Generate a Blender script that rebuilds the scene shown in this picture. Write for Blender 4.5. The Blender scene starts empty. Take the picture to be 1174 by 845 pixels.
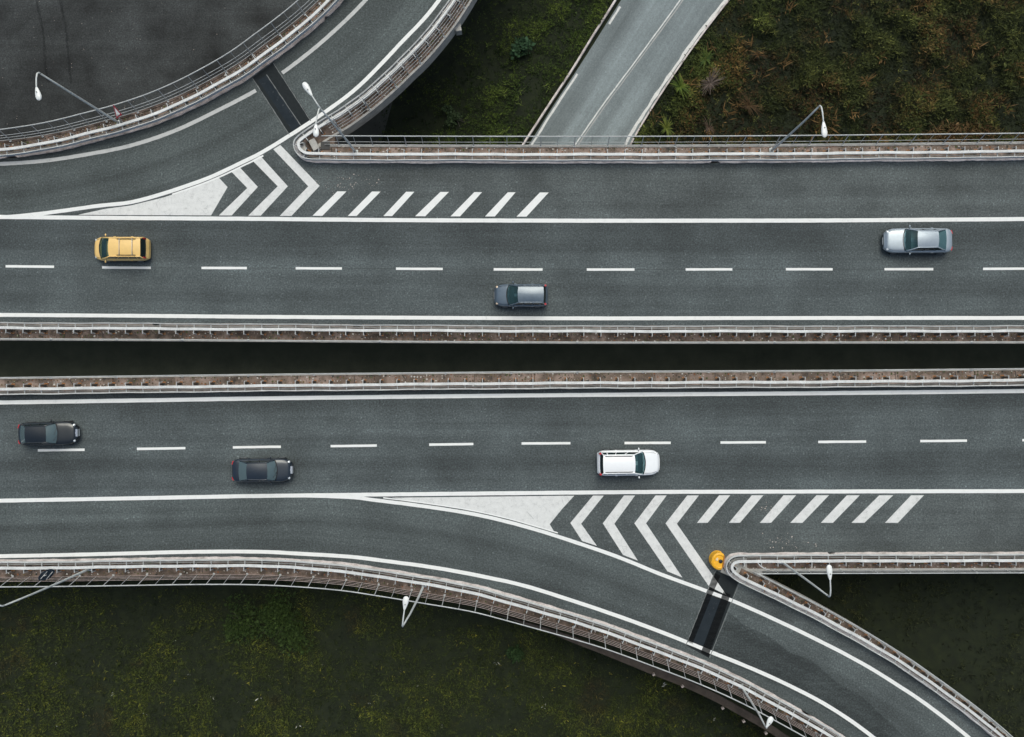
import bpy, bmesh, math, random
import numpy as np
from mathutils import Vector, Matrix
random.seed(7); rng = np.random.default_rng(7)
C = bpy.context.scene.collection
H = 60.0; S = 16.0; GZ = -8.0
def W(px, py, z=0.0):                       # measured plan position of a point at height z
    k = (H - z) / H / S
    return Vector(((px - 587) * k, -(py - 422.5) * k, z))

# ------------------------------------------------------------------ materials
MATS = {}
def nodes_of(name):
    m = bpy.data.materials.new(name); m.use_nodes = True
    nt = m.node_tree; nt.nodes.clear()
    out = nt.nodes.new('ShaderNodeOutputMaterial'); b = nt.nodes.new('ShaderNodeBsdfPrincipled')
    nt.links.new(b.outputs[0], out.inputs[0]); MATS[name] = m
    return m, nt, b, out
class N:
    def __init__(s, nt): s.nt = nt
    def coord(s, kind='Object'):
        return s.nt.nodes.new('ShaderNodeTexCoord').outputs[kind]
    def map(s, v, sc=(1,1,1), loc=(0,0,0)):
        n = s.nt.nodes.new('ShaderNodeMapping'); n.inputs['Scale'].default_value = sc; n.inputs['Location'].default_value = loc
        s.nt.links.new(v, n.inputs[0]); return n.outputs[0]
    def noise(s, v, scale, detail=3, rough=.5):
        n = s.nt.nodes.new('ShaderNodeTexNoise'); n.inputs['Scale'].default_value = scale
        n.inputs['Detail'].default_value = detail; n.inputs['Roughness'].default_value = rough
        s.nt.links.new(v, n.inputs['Vector']); return n.outputs[0]
    def voro(s, v, scale, out='Distance', feature='F1'):
        n = s.nt.nodes.new('ShaderNodeTexVoronoi'); n.inputs['Scale'].default_value = scale; n.feature = feature
        s.nt.links.new(v, n.inputs['Vector']); return n.outputs[out]
    def ramp(s, f, stops):
        n = s.nt.nodes.new('ShaderNodeValToRGB'); e = n.color_ramp.elements
        while len(e) < len(stops): e.new(.5)
        for i, (p, c) in enumerate(stops):
            e[i].position = p
            e[i].color = (c, c, c, 1) if isinstance(c, (int, float)) else (*c, 1)
        s.nt.links.new(f, n.inputs[0]); return n.outputs[0]
    def mix(s, f, a, b, mode='MIX'):
        n = s.nt.nodes.new('ShaderNodeMix'); n.data_type = 'RGBA'; n.blend_type = mode
        for v, i in ((f, 0), (a, 6), (b, 7)):
            if isinstance(v, (int, float)):
                if i == 0: n.inputs[0].default_value = v
                else: n.inputs[i].default_value = (v, v, v, 1)
            elif isinstance(v, tuple): n.inputs[i].default_value = (*v, 1)
            else: s.nt.links.new(v, n.inputs[i])
        return n.outputs[2]
    def bump(s, b, h, strength=.3, dist=.02):
        n = s.nt.nodes.new('ShaderNodeBump'); n.inputs['Strength'].default_value = strength; n.inputs['Distance'].default_value = dist
        s.nt.links.new(h, n.inputs['Height']); s.nt.links.new(n.outputs[0], b.inputs['Normal'])

def asphalt(name, base, lane=None, seed=0, contrast=1.0, blotch=.25):
    """lane: list of (v metres, factor) tyre polish / oil bands across the sheet (UV v is metres across)"""
    m, nt, b, out = nodes_of(name); n = N(nt)
    oc = n.coord('Object'); uv = n.coord('UV')
    g1 = n.noise(oc, 8.5, 3, .85); g2 = n.voro(oc, 11, 'Color')
    grain = n.ramp(g1, [(.3, 1 - .5*contrast), (.5, 1.0), (.7, 1 + .7*contrast)])
    col = n.mix(1, grain, base, 'MULTIPLY')
    sp = n.ramp(g2, [(.0, .78), (.85, 1.05), (.97, 1 + .7*min(1, contrast))])
    col = n.mix(.8, col, sp, 'MULTIPLY')
    big = n.ramp(n.noise(n.map(oc, (1,1,1), (seed*13.1, 5, 0)), .22, 4, .6), [(.3, 1 - blotch), (.7, 1 + blotch)])
    col = n.mix(1, col, big, 'MULTIPLY')
    st = n.ramp(n.noise(n.map(uv, (.035, 1.1, 1), (seed*7.7, 0, 0)), 1.0, 4, .6), [(.3, .80), (.7, 1.20)])
    col = n.mix(.9, col, st, 'MULTIPLY')
    st2 = n.ramp(n.noise(n.map(uv, (.12, 4.5, 1), (seed*3.7, 2, 0)), 1.0, 3, .6), [(.3, .93), (.7, 1.07)])
    col = n.mix(.8, col, st2, 'MULTIPLY')
    if lane:
        sep = nt.nodes.new('ShaderNodeSeparateXYZ'); nt.links.new(uv, sep.inputs[0])
        # wobble the bands a little along the road
        wob = nt.nodes.new('ShaderNodeMath'); wob.operation = 'MULTIPLY_ADD'
        nt.links.new(n.noise(n.map(uv, (.05, .3, 1)), 1.0, 3, .6), wob.inputs[0]); wob.inputs[1].default_value = 1.2
        sub = nt.nodes.new('ShaderNodeMath'); sub.operation = 'SUBTRACT'; nt.links.new(sep.outputs[1], sub.inputs[0]); sub.inputs[1].default_value = .6
        nt.links.new(sub.outputs[0], wob.inputs[2])
        vmax = max(v for v, _ in lane)
        dv = nt.nodes.new('ShaderNodeMath'); dv.operation = 'DIVIDE'; nt.links.new(wob.outputs[0], dv.inputs[0]); dv.inputs[1].default_value = vmax
        lr = n.ramp(dv.outputs[0], [(v / vmax, 1 + (f-1)*1.35) for v, f in lane])
        for nd in nt.nodes:
            if nd.type == 'VALTORGB' and nd.outputs[0] == lr: nd.color_ramp.interpolation = 'EASE'
        col = n.mix(1, col, lr, 'MULTIPLY')
    # hairline cracks and small pale specks
    cr = n.voro(n.map(oc, (1,1,1), (seed, seed, 0)), .16, 'Distance', 'DISTANCE_TO_EDGE')
    msk = n.noise(oc, .5, 3, .6)
    crr = n.ramp(cr, [(.0, .72), (.004, 1.0)])
    mk = n.ramp(msk, [(.52, 0.0), (.62, 1.0)])
    col = n.mix(mk, col, n.mix(1, col, crr, 'MULTIPLY'))
    peb = n.ramp(n.voro(oc, 3.1), [(.0, 1.0), (.035, 1.0), (.045, 0.0)])
    pm = n.ramp(n.noise(oc, 1.1, 2), [(.66, 0.0), (.7, 1.0)])
    if contrast > .3: col = n.mix(n.mix(1, peb, pm, 'MULTIPLY'), col, (.28, .28, .27))
    nt.links.new(col, b.inputs['Base Color']); b.inputs['Roughness'].default_value = .82
    b.inputs['Specular IOR Level'].default_value = .35
    n.bump(b, g1, .5, .01)
    return m

def paint_white(name, wear=.25, base=.8, dirty=(.3, .3, .3)):
    m, nt, b, out = nodes_of(name); n = N(nt); oc = n.coord('Object')
    w1 = n.noise(oc, 2.3, 5, .75); w2 = n.noise(oc, 22, 3, .7)
    f = n.ramp(n.mix(.45, w1, w2), [(.40 - .0, 0.0), (.56, 0.12*wear*4), (.66, min(1, wear*2.2))])
    col = n.mix(f, (base, base, base*.985), dirty)
    cr = n.ramp(n.voro(oc, 1.7, 'Distance', 'DISTANCE_TO_EDGE'), [(0, 1.0), (.012, 0.0)])
    mm = n.ramp(n.noise(oc, .7, 2), [(.5, 0.0), (.6, wear*1.6)])
    col = n.mix(n.mix(1, cr, mm, 'MULTIPLY'), col, (.32, .33, .33))
    nt.links.new(col, b.inputs['Base Color']); b.inputs['Roughness'].default_value = .7
    return m

def rough(name, cols, scale=3, detail=5, r=.85, metallic=0, bump=.3, second=None, contrast=(.3, .7)):
    m, nt, b, out = nodes_of(name); n = N(nt); oc = n.coord('Object')
    f = n.noise(oc, scale, detail, .65)
    k = len(cols); st = [(contrast[0] + (contrast[1]-contrast[0])*i/max(1, k-1), c) for i, c in enumerate(cols)]
    col = n.ramp(f, st)
    if second:
        f2 = n.ramp(n.noise(n.map(oc, (1,1,1), (9, 3, 1)), second[0], 4, .6), [(second[1], 0.0), (second[1] + .08, 1.0)])
        col = n.mix(f2, col, second[2])
    gr = n.ramp(n.noise(oc, 25, 2, .7), [(.3, .75), (.7, 1.25)])
    col = n.mix(.7, col, gr, 'MULTIPLY')
    nt.links.new(col, b.inputs['Base Color']); b.inputs['Roughness'].default_value = r; b.inputs['Metallic'].default_value = metallic
    if bump: n.bump(b, f, bump, .03)
    return m

def plain(name, col, r=.5, metallic=0, coat=0, var=.12, emit=None):
    m, nt, b, out = nodes_of(name); n = N(nt); oc = n.coord('Object')
    g = n.ramp(n.noise(oc, 4, 4, .6), [(.3, 1 - var), (.7, 1 + var)])
    nt.links.new(n.mix(1, g, col, 'MULTIPLY'), b.inputs['Base Color'])
    b.inputs['Roughness'].default_value = r; b.inputs['Metallic'].default_value = metallic
    b.inputs['Coat Weight'].default_value = coat; b.inputs['Coat Roughness'].default_value = .06
    return m

asphalt('asphalt_main', (.070, .083, .086), [(0, .92), (.9, .84), (1.6, .8), (2.6, 1.06), (3.6, 1.16), (4.6, 1.02), (5.4, 1.0), (6.6, 1.08), (7.4, 1.0)], 1)
asphalt('asphalt_main_low', (.070, .083, .086), [(0, .74), (.9, .84), (2.0, 1.02), (3.2, 1.10), (4.4, 1.02), (5.3, .84), (6.2, .97), (7.4, 1.16)], 2)
asphalt('asphalt_ramp', (.078, .092, .092), [(0, .72), (.9, .78), (1.8, .92), (2.9, .82), (3.9, 1.0), (5.0, .9), (6.4, 1.25), (7.4, 1.3)], 3, blotch=.2)
asphalt('asphalt_ramp_low', (.073, .086, .087), [(0, 1.1), (1.4, 1.12), (2.4, .86), (3.4, 1.0), (4.4, .86), (5.6, .95), (7.2, .8)], 4, blotch=.2)
asphalt('asphalt_gore', (.078, .090, .091), None, 5, blotch=.3)
asphalt('asphalt_old', (.190, .222, .232), [(0, .9), (1.2, .86), (2.4, 1.04), (4, .98), (5.5, 1.04), (6.6, .9), (8, .96)], 6, contrast=.22, blotch=.12)
asphalt('asphalt_yard', (.029, .032, .033), None, 7, contrast=1.2, blotch=.75)
paint_white('paint', .2, .78); paint_white('paint_worn', .52, .70)
paint_white('paint_dull', .45, .50, (.2, .2, .2)); paint_white('paint_grey', .3, .34, (.12, .125, .13)); paint_white('paint_old', .55, .66, (.26, .27, .27))
rough('joint_blue', [(.016, .022, .028), (.024, .031, .038)], 1.2, 4, .6, second=(3, .62, (.05, .055, .06)))
for _n in ('joint_blue',):
    MATS[_n].node_tree.nodes['Principled BSDF'].inputs['Specular IOR Level'].default_value = .12; MATS[_n].node_tree.nodes['Principled BSDF'].inputs['Roughness'].default_value = .9
rough('concrete', [(.20, .165, .145), (.42, .36, .33), (.56, .49, .46)], 1.6, 6, .85, second=(5, .66, (.12, .10, .085)))
rough('concrete_pale', [(.30, .26, .245), (.58, .52, .50), (.72, .66, .64)], 1.3, 6, .85, second=(5, .67, (.14, .11, .095)))
rough('kerb_dark', [(.10, .085, .075), (.20, .17, .15), (.30, .26, .23)], 1.4, 6, .9)
rough('concrete_grey', [(.30, .29, .27), (.48, .46, .43)], 2.2, 6, .85, second=(4, .66, (.16, .09, .05)))
rough('verge', [(.035, .026, .019), (.13, .095, .075), (.29, .215, .18)], 1.1, 7, .95, second=(2.6, .62, (.022, .021, .018)))
rough('verge_pale', [(.06, .048, .038), (.20, .148, .118), (.40, .30, .255)], .8, 7, .95, second=(2.6, .6, (.05, .05, .045)))
rough('wall_brown', [(.035, .027, .021), (.085, .066, .053)], 1.3, 6, .9, second=(4, .68, (.03, .03, .022)))
rough('soil', [(.006, .009, .004), (.010, .015, .005), (.017, .023, .007)], 1.6, 9, 1)
rough('soil_gap_lift', [(.066, .074, .052), (.110, .118, .082)], .5, 8, 1)  # lightened soil tone stands in for light missing in the gap
rough('soil_pale', [(.035, .038, .033), (.065, .068, .058)], .5, 8, 1)  # soil tone lightened to lift the shaded ground below the slip road
rough('underdeck', [(.20, .19, .18), (.30, .29, .27)], .8, 4, .9)
rough('steel', [(.36, .37, .37), (.54, .55, .55)], 1.5, 4, .55, .0, 0, second=(2.5, .70, (.30, .25, .21)))
rough('steel_bright', [(.48, .485, .48), (.70, .705, .70)], 1.2, 4, .5, .0, 0, second=(6, .72, (.36, .30, .26)))
rough('steel_dull', [(.20, .21, .20), (.33, .34, .33)], 2, 4, .6, .0, 0, second=(2.5, .66, (.20, .11, .07)))
rough('bar_pink', [(.36, .27, .24), (.62, .52, .48)], 3, 4, .8)
rough('rust', [(.10, .045, .025), (.28, .13, .07)], 9, 4, .9)
rough('post_dark', [(.035, .033, .03), (.10, .085, .07)], 6, 4, .8)
rough('rust_orange', [(.30, .12, .04), (.45, .22, .08)], 5, 4, .8)
plain('lamp_white', (.78, .79, .78), .35, 0, .3, .05); plain('lamp_lens', (.55, .58, .6), .15, 0, .5, .05)
rough('pole', [(.50, .52, .51), (.64, .66, .65)], 2, 4, .5, .0, 0)
plain('sealant', (.021, .025, .027), .9); MATS['sealant'].node_tree.nodes['Principled BSDF'].inputs['Specular IOR Level'].default_value = .12; plain('seam', (.045, .05, .05), .9)
plain('sealant_line', (.14, .15, .15), .7, var=.4)
plain('sign_red', (.35, .02, .03), .4); plain('sign_white', (.8, .78, .76), .4); plain('sign_back', (.02, .035, .055), .4)
plain('cushion_yellow', (.80, .40, .014), .65, 0, .2, .12); plain('black_plastic', (.012, .013, .015), .5); plain('pale_patch', (.70, .55, .33), .6)
plain('tyre', (.014, .014, .015), .9); plain('rim', (.42, .43, .45), .3, .7)
plain('car_yellow', (.82, .54, .19), .32, .0, .8, .04); plain('car_blue', (.10, .135, .175), .40, .35, .8, .08)
plain('car_silver', (.31, .36, .41), .38, .4, .8, .06); plain('car_black', (.006, .010, .014), .28, .2, 1.0, .08)
plain('car_navy', (.014, .022, .034), .28, .25, 1.0, .08); plain('car_white', (.84, .85, .87), .3, 0, .8, .02)
plain('trim_black', (.012, .012, .014), .45); plain('chrome', (.75, .76, .78), .15, .9)
plain('headlamp', (.72, .74, .76), .1, .3, 1); plain('headlamp_warm', (.75, .58, .42), .15, .2, 1)
plain('tail_red', (.5, .012, .02), .2, 0, 1); plain('seat_grey', (.20, .25, .26), .8); plain('seat_dark', (.03, .045, .05), .8); plain('dash', (.03, .05, .055), .7)
plain('plate', (.75, .75, .72), .5)
for nm, a in (('seal_film', .72), ('stain_film', .24)):
    m, nt, b, out = nodes_of(nm); n = N(nt)
    b.inputs['Base Color'].default_value = (.007, .008, .009, 1); b.inputs['Roughness'].default_value = .9; b.inputs['Specular IOR Level'].default_value = .128
    tr = nt.nodes.new('ShaderNodeBsdfTransparent'); mx = nt.nodes.new('ShaderNodeMixShader')
    fac = n.ramp(n.noise(n.map(n.coord('UV'), (.5, 3, 1)), 1.5, 5, .65), [(.28, max(.05, a - .3)), (.6, a)])
    nt.links.new(fac, mx.inputs[0]); nt.links.new(tr.outputs[0], mx.inputs[1]); nt.links.new(b.outputs[0], mx.inputs[2]); nt.links.new(mx.outputs[0], out.inputs[0])
for nm, tint, fr in (('glass', (.55, .72, .74), .38), ('glass_sky_tint', (.5, .6, .62), .62), ('glass_dark', (.04, .07, .08), .7)):
    m, nt, b, out = nodes_of(nm)
    b.inputs['Base Color'].default_value = (.035, .085, .095, 1) if nm == 'glass' else (.13, .19, .21, 1) if nm == 'glass_sky_tint' else (.010, .022, .025, 1); b.inputs['Roughness'].default_value = .05; b.inputs['Specular IOR Level'].default_value = .9  # teal base colour paints reflected sky into the windscreen glass
    tr = nt.nodes.new('ShaderNodeBsdfTransparent'); tr.inputs[0].default_value = (*tint, 1)
    mx = nt.nodes.new('ShaderNodeMixShader'); mx.inputs[0].default_value = fr
    nt.links.new(tr.outputs[0], mx.inputs[1]); nt.links.new(b.outputs[0], mx.inputs[2]); nt.links.new(mx.outputs[0], out.inputs[0])
def foliage_mat(name):
    m, nt, b, out = nodes_of(name); n = N(nt)
    at = nt.nodes.new('ShaderNodeVertexColor'); at.layer_name = 'tint'
    nt.links.new(at.outputs[0], b.inputs['Base Color']); b.inputs['Roughness'].default_value = .75
    b.inputs['Specular IOR Level'].default_value = .2
    return m
foliage_mat('foliage')

# ------------------------------------------------------------------ helpers
def mk(name, verts, faces, mat, parent=None, uvs=None, smooth=False):
    me = bpy.data.meshes.new(name); me.from_pydata([tuple(v) for v in verts], [], faces)
    if uvs is not None:
        ul = me.uv_layers.new(name='UVMap')
        li = np.empty(len(me.loops), dtype=np.int32); me.loops.foreach_get('vertex_index', li)
        ul.data.foreach_set('uv', np.array(uvs, dtype=np.float32)[li].ravel())
    if smooth: me.polygons.foreach_set('use_smooth', [True]*len(me.polygons))
    me.materials.append(MATS[mat] if isinstance(mat, str) else mat); me.update()
    o = bpy.data.objects.new(name, me); C.objects.link(o)
    if parent: o.parent = parent
    return o
def tag(o, label=None, cat=None, group=None, kind=None):
    for k, v in (('label', label), ('category', cat), ('group', group), ('kind', kind)):
        if v: o[k] = v
    return o
def empty(name, label, cat, loc=(0,0,0), rz=0, group=None):
    o = bpy.data.objects.new(name, None); C.objects.link(o); o.location = loc; o.rotation_euler = (0, 0, rz)
    o.empty_display_size = .3
    return tag(o, label, cat, group)
class MB:
    def __init__(s): s.v = []; s.f = []; s.uv = []
    def add(s, v, f):
        k = len(s.v); s.v += [Vector(p) for p in v]; s.f += [tuple(i + k for i in q) for q in f]; return s
    def box(s, c, d, rz=0, ry=0, rx=0):
        M = Matrix.Translation(c) @ Matrix.Rotation(rz, 4, 'Z') @ Matrix.Rotation(ry, 4, 'Y') @ Matrix.Rotation(rx, 4, 'X')
        x, y, z = d[0]/2, d[1]/2, d[2]/2
        vs = [M @ Vector(p) for p in ((-x,-y,-z),(x,-y,-z),(x,y,-z),(-x,y,-z),(-x,-y,z),(x,-y,z),(x,y,z),(-x,y,z))]
        return s.add(vs, [(0,3,2,1),(4,5,6,7),(0,1,5,4),(1,2,6,5),(2,3,7,6),(3,0,4,7)])
    def tube(s, pts, r, n=8, cap=True):
        pts = [Vector(p) for p in pts]; rs = r if isinstance(r, (list, tuple)) else [r]*len(pts)
        rings = []; up = None
        for i, p in enumerate(pts):
            d = (pts[min(i+1, len(pts)-1)] - pts[max(i-1, 0)]).normalized()
            if up is None: up = Vector((0,0,1)) if abs(d.z) < .9 else Vector((1,0,0))
            a = d.cross(up).normalized(); up = a.cross(d).normalized()
            rings.append([p + (a*math.cos(t) + up*math.sin(t))*rs[i] for t in [2*math.pi*j/n for j in range(n)]])
        v = [q for R in rings for q in R]
        f = [(i*n+j, i*n+(j+1)%n, (i+1)*n+(j+1)%n, (i+1)*n+j) for i in range(len(pts)-1) for j in range(n)]
        if cap: f += [tuple(range(n))[::-1], tuple((len(pts)-1)*n + j for j in range(n))]
        return s.add(v, f)
    def lathe(s, prof, M=Matrix(), n=14, sy=1):
        v = [M @ Vector((r*math.cos(2*math.pi*j/n), r*math.sin(2*math.pi*j/n)*sy, z)) for r, z in prof for j in range(n)]
        f = [(i*n+j, i*n+(j+1)%n, (i+1)*n+(j+1)%n, (i+1)*n+j) for i in range(len(prof)-1) for j in range(n)]
        f += [tuple(range(n))[::-1], tuple((len(prof)-1)*n + j for j in range(n))]
        return s.add(v, f)
    def build(s, name, mat, parent=None, smooth=False):
        return mk(name, s.v, s.f, mat, parent, smooth=smooth)
def curve(px, step=.4, z=0):
    """smooth polyline in world metres through plan points"""
    P = [W(p[0], p[1], 0).to_2d() for p in px]; out = []
    Q = [P[0]*2 - P[1]] + P + [P[-1]*2 - P[-2]]
    for i in range(1, len(Q)-2):
        a, b, c, d = Q[i-1], Q[i], Q[i+1], Q[i+2]; L = (c-b).length
        ta = (c-a) * (L / max(1e-6, (b-a).length + L)); tb = (d-b) * (L / max(1e-6, (d-c).length + L))
        n = max(1, round(L/step))
        for k in range(n):
            t = k/n; h = (2*t**3-3*t*t+1, t**3-2*t*t+t, -2*t**3+3*t*t, t**3-t*t)
            out.append(b*h[0] + ta*h[1] + c*h[2] + tb*h[3])
    out.append(P[-1]); return out
def arclen(pl):
    s = [0.0]
    for a, b in zip(pl, pl[1:]): s.append(s[-1] + (b-a).length)
    return s
def normals(pl, side=1):
    out = []
    for i in range(len(pl)):
        d = (pl[min(i+1, len(pl)-1)] - pl[max(i-1, 0)]).normalized()
        out.append(Vector((-d.y, d.x))*side)
    return out
def resample(pl, n):
    s = arclen(pl); out = []; j = 0
    for k in range(n+1):
        t = s[-1]*k/n
        while j < len(s)-2 and s[j+1] < t: j += 1
        out.append(pl[j].lerp(pl[j+1], (t-s[j])/max(1e-9, s[j+1]-s[j])))
    return out
def sub(pl, s0, s1):
    s = arclen(pl); return [p for p, q in zip(pl, s) if s0 <= q <= s1]
def clipf(pl, pred): return [p for p in pl if pred(p)]
def sweep(name, pl, prof, side, mat, parent=None, closed=True, wid=None, jit=None, smooth=False):
    """prof: (offset, z) ring swept along pl; wid(i) scales the offsets"""
    nn = normals(pl, side); s = arclen(pl); k = len(prof); v = []; uv = []
    pv = [0.0]
    for a, b in zip(prof, prof[1:]): pv.append(pv[-1] + math.hypot(a[0]-b[0], a[1]-b[1]))
    for i, p in enumerate(pl):
        w = wid(i) if wid else 1
        for j, (o, z) in enumerate(prof):
            oo = o*w + (jit(i, j) if jit else 0)
            q = p + nn[i]*oo; v.append((q.x, q.y, z)); uv.append((s[i], pv[j]))
    f = []
    m = k if closed else k-1
    for i in range(len(pl)-1):
        for j in range(m):
            q = (i*k+j, (i+1)*k+j, (i+1)*k+(j+1)%k, i*k+(j+1)%k); f.append(q if side > 0 else q[::-1])
    if closed: f += [tuple(range(k)), tuple((len(pl)-1)*k + j for j in range(k))]
    return mk(name, v, f, mat, parent, uv, smooth)
def ribbon(name, pl, width, z, mat, parent=None, off=0, jitter=0):
    nn = normals(pl); s = arclen(pl); v = []; uv = []
    for i, p in enumerate(pl):
        for t in (-.5, .5):
            q = p + nn[i]*(off + width*t + random.uniform(-jitter, jitter)); v.append((q.x, q.y, z)); uv.append((s[i], t*width))
    return mk(name, v, [(2*i+1, 2*i, 2*i+2, 2*i+3) for i in range(len(pl)-1)], mat, parent, uv)
def loft(name, A, B, z, mat, parent=None, nx=200, ny=8):
    A = resample(A, nx); B = resample(B, nx); sa = arclen(A); v = []; uv = []
    for i in range(nx+1):
        wd = (A[i]-B[i]).length
        for j in range(ny+1):
            q = A[i].lerp(B[i], j/ny); v.append((q.x, q.y, z)); uv.append((sa[i], wd*j/ny))
    k = ny+1
    f = [(i*k+j, i*k+j+1, (i+1)*k+j+1, (i+1)*k+j) for i in range(nx) for j in range(ny)]
    o = mk(name, v, f, mat, parent, uv)
    if o.data.polygons[0].normal.z < 0: o.data.flip_normals()
    return o
def poly(name, pts, z, mat, parent=None, thick=0, holes=None):
    bm = bmesh.new(); vs = [bm.verts.new((p[0], p[1], z)) for p in pts]; f = bm.faces.new(vs)
    bm.normal_update()
    if f.normal.z < 0: f.normal_flip()
    if thick:
        r = bmesh.ops.extrude_face_region(bm, geom=[f]); nv = [g for g in r['geom'] if isinstance(g, bmesh.types.BMVert)]
        bmesh.ops.translate(bm, verts=nv, vec=(0, 0, -thick)); bmesh.ops.recalc_face_normals(bm, faces=bm.faces)
    bmesh.ops.triangulate(bm, faces=[q for q in bm.faces if len(q.verts) > 4])
    me = bpy.data.meshes.new(name); bm.to_mesh(me); bm.free()
    ul = me.uv_layers.new(name='UVMap'); co = np.empty(len(me.vertices)*3, np.float32); me.vertices.foreach_get('co', co); co = co.reshape(-1, 3)
    li = np.empty(len(me.loops), np.int32); me.loops.foreach_get('vertex_index', li); ul.data.foreach_set('uv', co[li, :2].ravel())
    me.materials.append(MATS[mat]); o = bpy.data.objects.new(name, me); C.objects.link(o)
    if parent: o.parent = parent
    return o

# ------------------------------------------------------------------ measured lines
XW, XE = -620, 1800
A_ = [(XW,245),(-200,247.8),(0,248.8),(150,250),(300,251),(460,252.4),(640,253),(800,253),(940,252.8),(1060,252),(1174,251.1),(1300,250),(XE,246)]
B_ = [(XW,357),(-200,359.6),(0,361),(150,362),(300,363.2),(480,364.3),(660,365),(900,364.6),(1174,364.5),(XE,364)]
Be = [(XW,365),(-200,368.4),(0,369.7),(150,370.5),(300,371.5),(480,372.8),(660,373.6),(900,373.6),(1174,373.4),(XE,373)]
DSH1 = [(0,305.2),(60,305.8),(150,306.9),(300,307.4),(480,308.2),(600,309),(740,309),(900,308.7),(1060,308.6),(1174,308)]
C_ = [(XW,467),(-200,464),(0,461.5),(150,459.2),(300,456.8),(450,455),(600,453.4),(750,452.2),(900,451.1),(1040,449.8),(1174,448.3),(1300,446.6),(XE,440)]
Ce = [(XW,458),(-200,455),(0,452.7),(150,450.8),(300,448.9),(450,447.4),(600,446),(750,445.2),(900,444.6),(1040,443.6),(1174,442.3),(1300,440.6),(XE,434)]
D_ = [(XW,582),(-200,577),(0,574),(150,571.3),(290,568.7),(450,566.8),(600,565.3),(750,564),(900,563.6),(1174,563),(XE,562)]
G_ = [(XW,245),(-200,247.8),(0,248.8),(15,248.2),(45,245.2),(77,241),(115,235.7),(150,231.9),(188,221.6),(220,211),(246,201),(278,185.9),(300,174.9),(330.6,156.2),(363.9,134.5),(403.8,105.4),(434,76.5),(463.9,44.7),(484,24),(502,2),(520,-24),(540,-58),(560,-96),(590,-165),(620,-260),(788,-800)]
Hl = [(XW,189),(-200,190.5),(-80,190),(0,187.9),(51,184.3),(102,176.6),(150,166.8),(201,149.6),(252,125.4),(295.5,102.5),(323.6,83.7),(359.4,56.2),(392.6,26.8),(418,1.3),(438,-22),(462,-56),(490,-105),(520,-175),(548,-265),(716,-805)]
TL = [(XW,183),(-200,184.6),(-80,184.6),(0,182.4),(38,178.2),(76.6,171.4),(115,161.8),(150,152.4),(188.3,139.6),(226.6,123),(265,102.6),(290.5,87),(312,71.2),(334,55),(356,37.6),(378.6,17.2),(396,-1),(416,-25),(440,-60),(468,-110),(498,-180),(526,-270),(694,-810)]
UR = [(344.2,158.5),(359,148.3),(379.4,135.4),(391.6,128.2),(413.8,112),(432.7,96),(446.5,83.4),(459.7,70.4),(473,57.8),(485,44.4),(498.2,28.4),(514.6,5.5),(530,-20),(549,-56),(569,-96),(598,-165),(628,-260),(796,-800)]
R1 = [(XE,178),(1400,181),(1174,183.6),(1024,185.2),(900,186.4),(750,187.2),(600,187.3),(450,187),(366,186.6)]
NO1 = [(352,185.2),(344.5,181),(339.8,174.5),(338.3,168),(340.3,162.3)]
R2 = [(XE,631),(1400,632),(1174,632.8),(950,633.4),(856,633.8)]
NO2 = [(842,634.2),(834.5,637),(830.2,642),(829,648),(831,654.5),(835.5,659.2)]
LR = [(843.4,664.6),(863.9,674.4),(881.7,683.2),(899.6,692),(918.8,701.3),(954.5,720),(989,739.2),(1024,760.6),(1056,782.4),(1087.9,805),(1113.4,824.4),(1138,845),(1163,869),(1192,902),(1225,950),(1260,1020),(1290,1100),(1480,1600)]
F_ = [(385,567.6),(405,570.2),(430,573.4),(474.8,578.9),(527.7,586.7),(560,593),(590,600.4),(619,608.6),(648,617.8),(706,637.6),(758,658.5),(810,677.6),(839.4,688.6),(871,702.3),(913.4,722),(945,737.6),(973,752),(1003,769),(1032.7,787.8),(1055,802.5),(1077.4,819),(1110,845),(1140,873),(1166,904),(1196,950),(1230,1020),(1260,1100),(1450,1600)]
E_ = [(XW,648),(-200,642),(-80,639.8),(0,637.7),(75,636.2),(150,634.4),(225,632.6),(300,632.6),(340,634.6),(400,638.2),(450,644.2),(500,651),(550,660.2),(600,671.2),(648,686),(706,705.4),(746,720),(787,736),(816,748),(850,761.5),(883.6,776),(914,790.4),(943,805.7),(972,824),(1000,844.5),(1030,870),(1062,902),(1096,950),(1130,1020),(1160,1100),(1350,1600)]
BL = [(XW,656),(-200,648.6),(-80,644.6),(0,641.8),(75,641),(150,640),(225,638.8),(290,638.8),(345,641),(400,645.6),(438.3,651.2),(476.6,657.4),(515,664),(550,671),(578.3,678.8),(616.6,690),(655,701.4),(690,712.4),(718.3,722.4),(756.6,737),(795,752),(826,765.4),(858.3,780.8),(896.6,801.4),(935,823.2),(969.5,845.4),(1000,869),(1034,904),(1066,950),(1100,1020),(1130,1100),(1320,1600)]
cA, cB, cBe, cC, cCe, cD, cG, cH, cTL, cE, cBL, cF = (curve(q, .6) for q in (A_, B_, Be, C_, Ce, D_, G_, Hl, TL, E_, BL, F_))
cR1N = curve(R1 + NO1 + UR, .3); cR2N = curve(R2 + NO2 + LR, .3)
def xat(pl, x):                    # y of a polyline at world x
    for a, b in zip(pl, pl[1:]):
        if min(a.x, b.x) <= x <= max(a.x, b.x) and a.x != b.x: return a.y + (b.y-a.y)*(x-a.x)/(b.x-a.x)
    return pl[0].y if x < pl[0].x else pl[-1].y
px2x = lambda p: (p-587)/S
def pxx(pl, a, b): return [p for p in pl if px2x(a) <= p.x <= px2x(b)]

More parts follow.
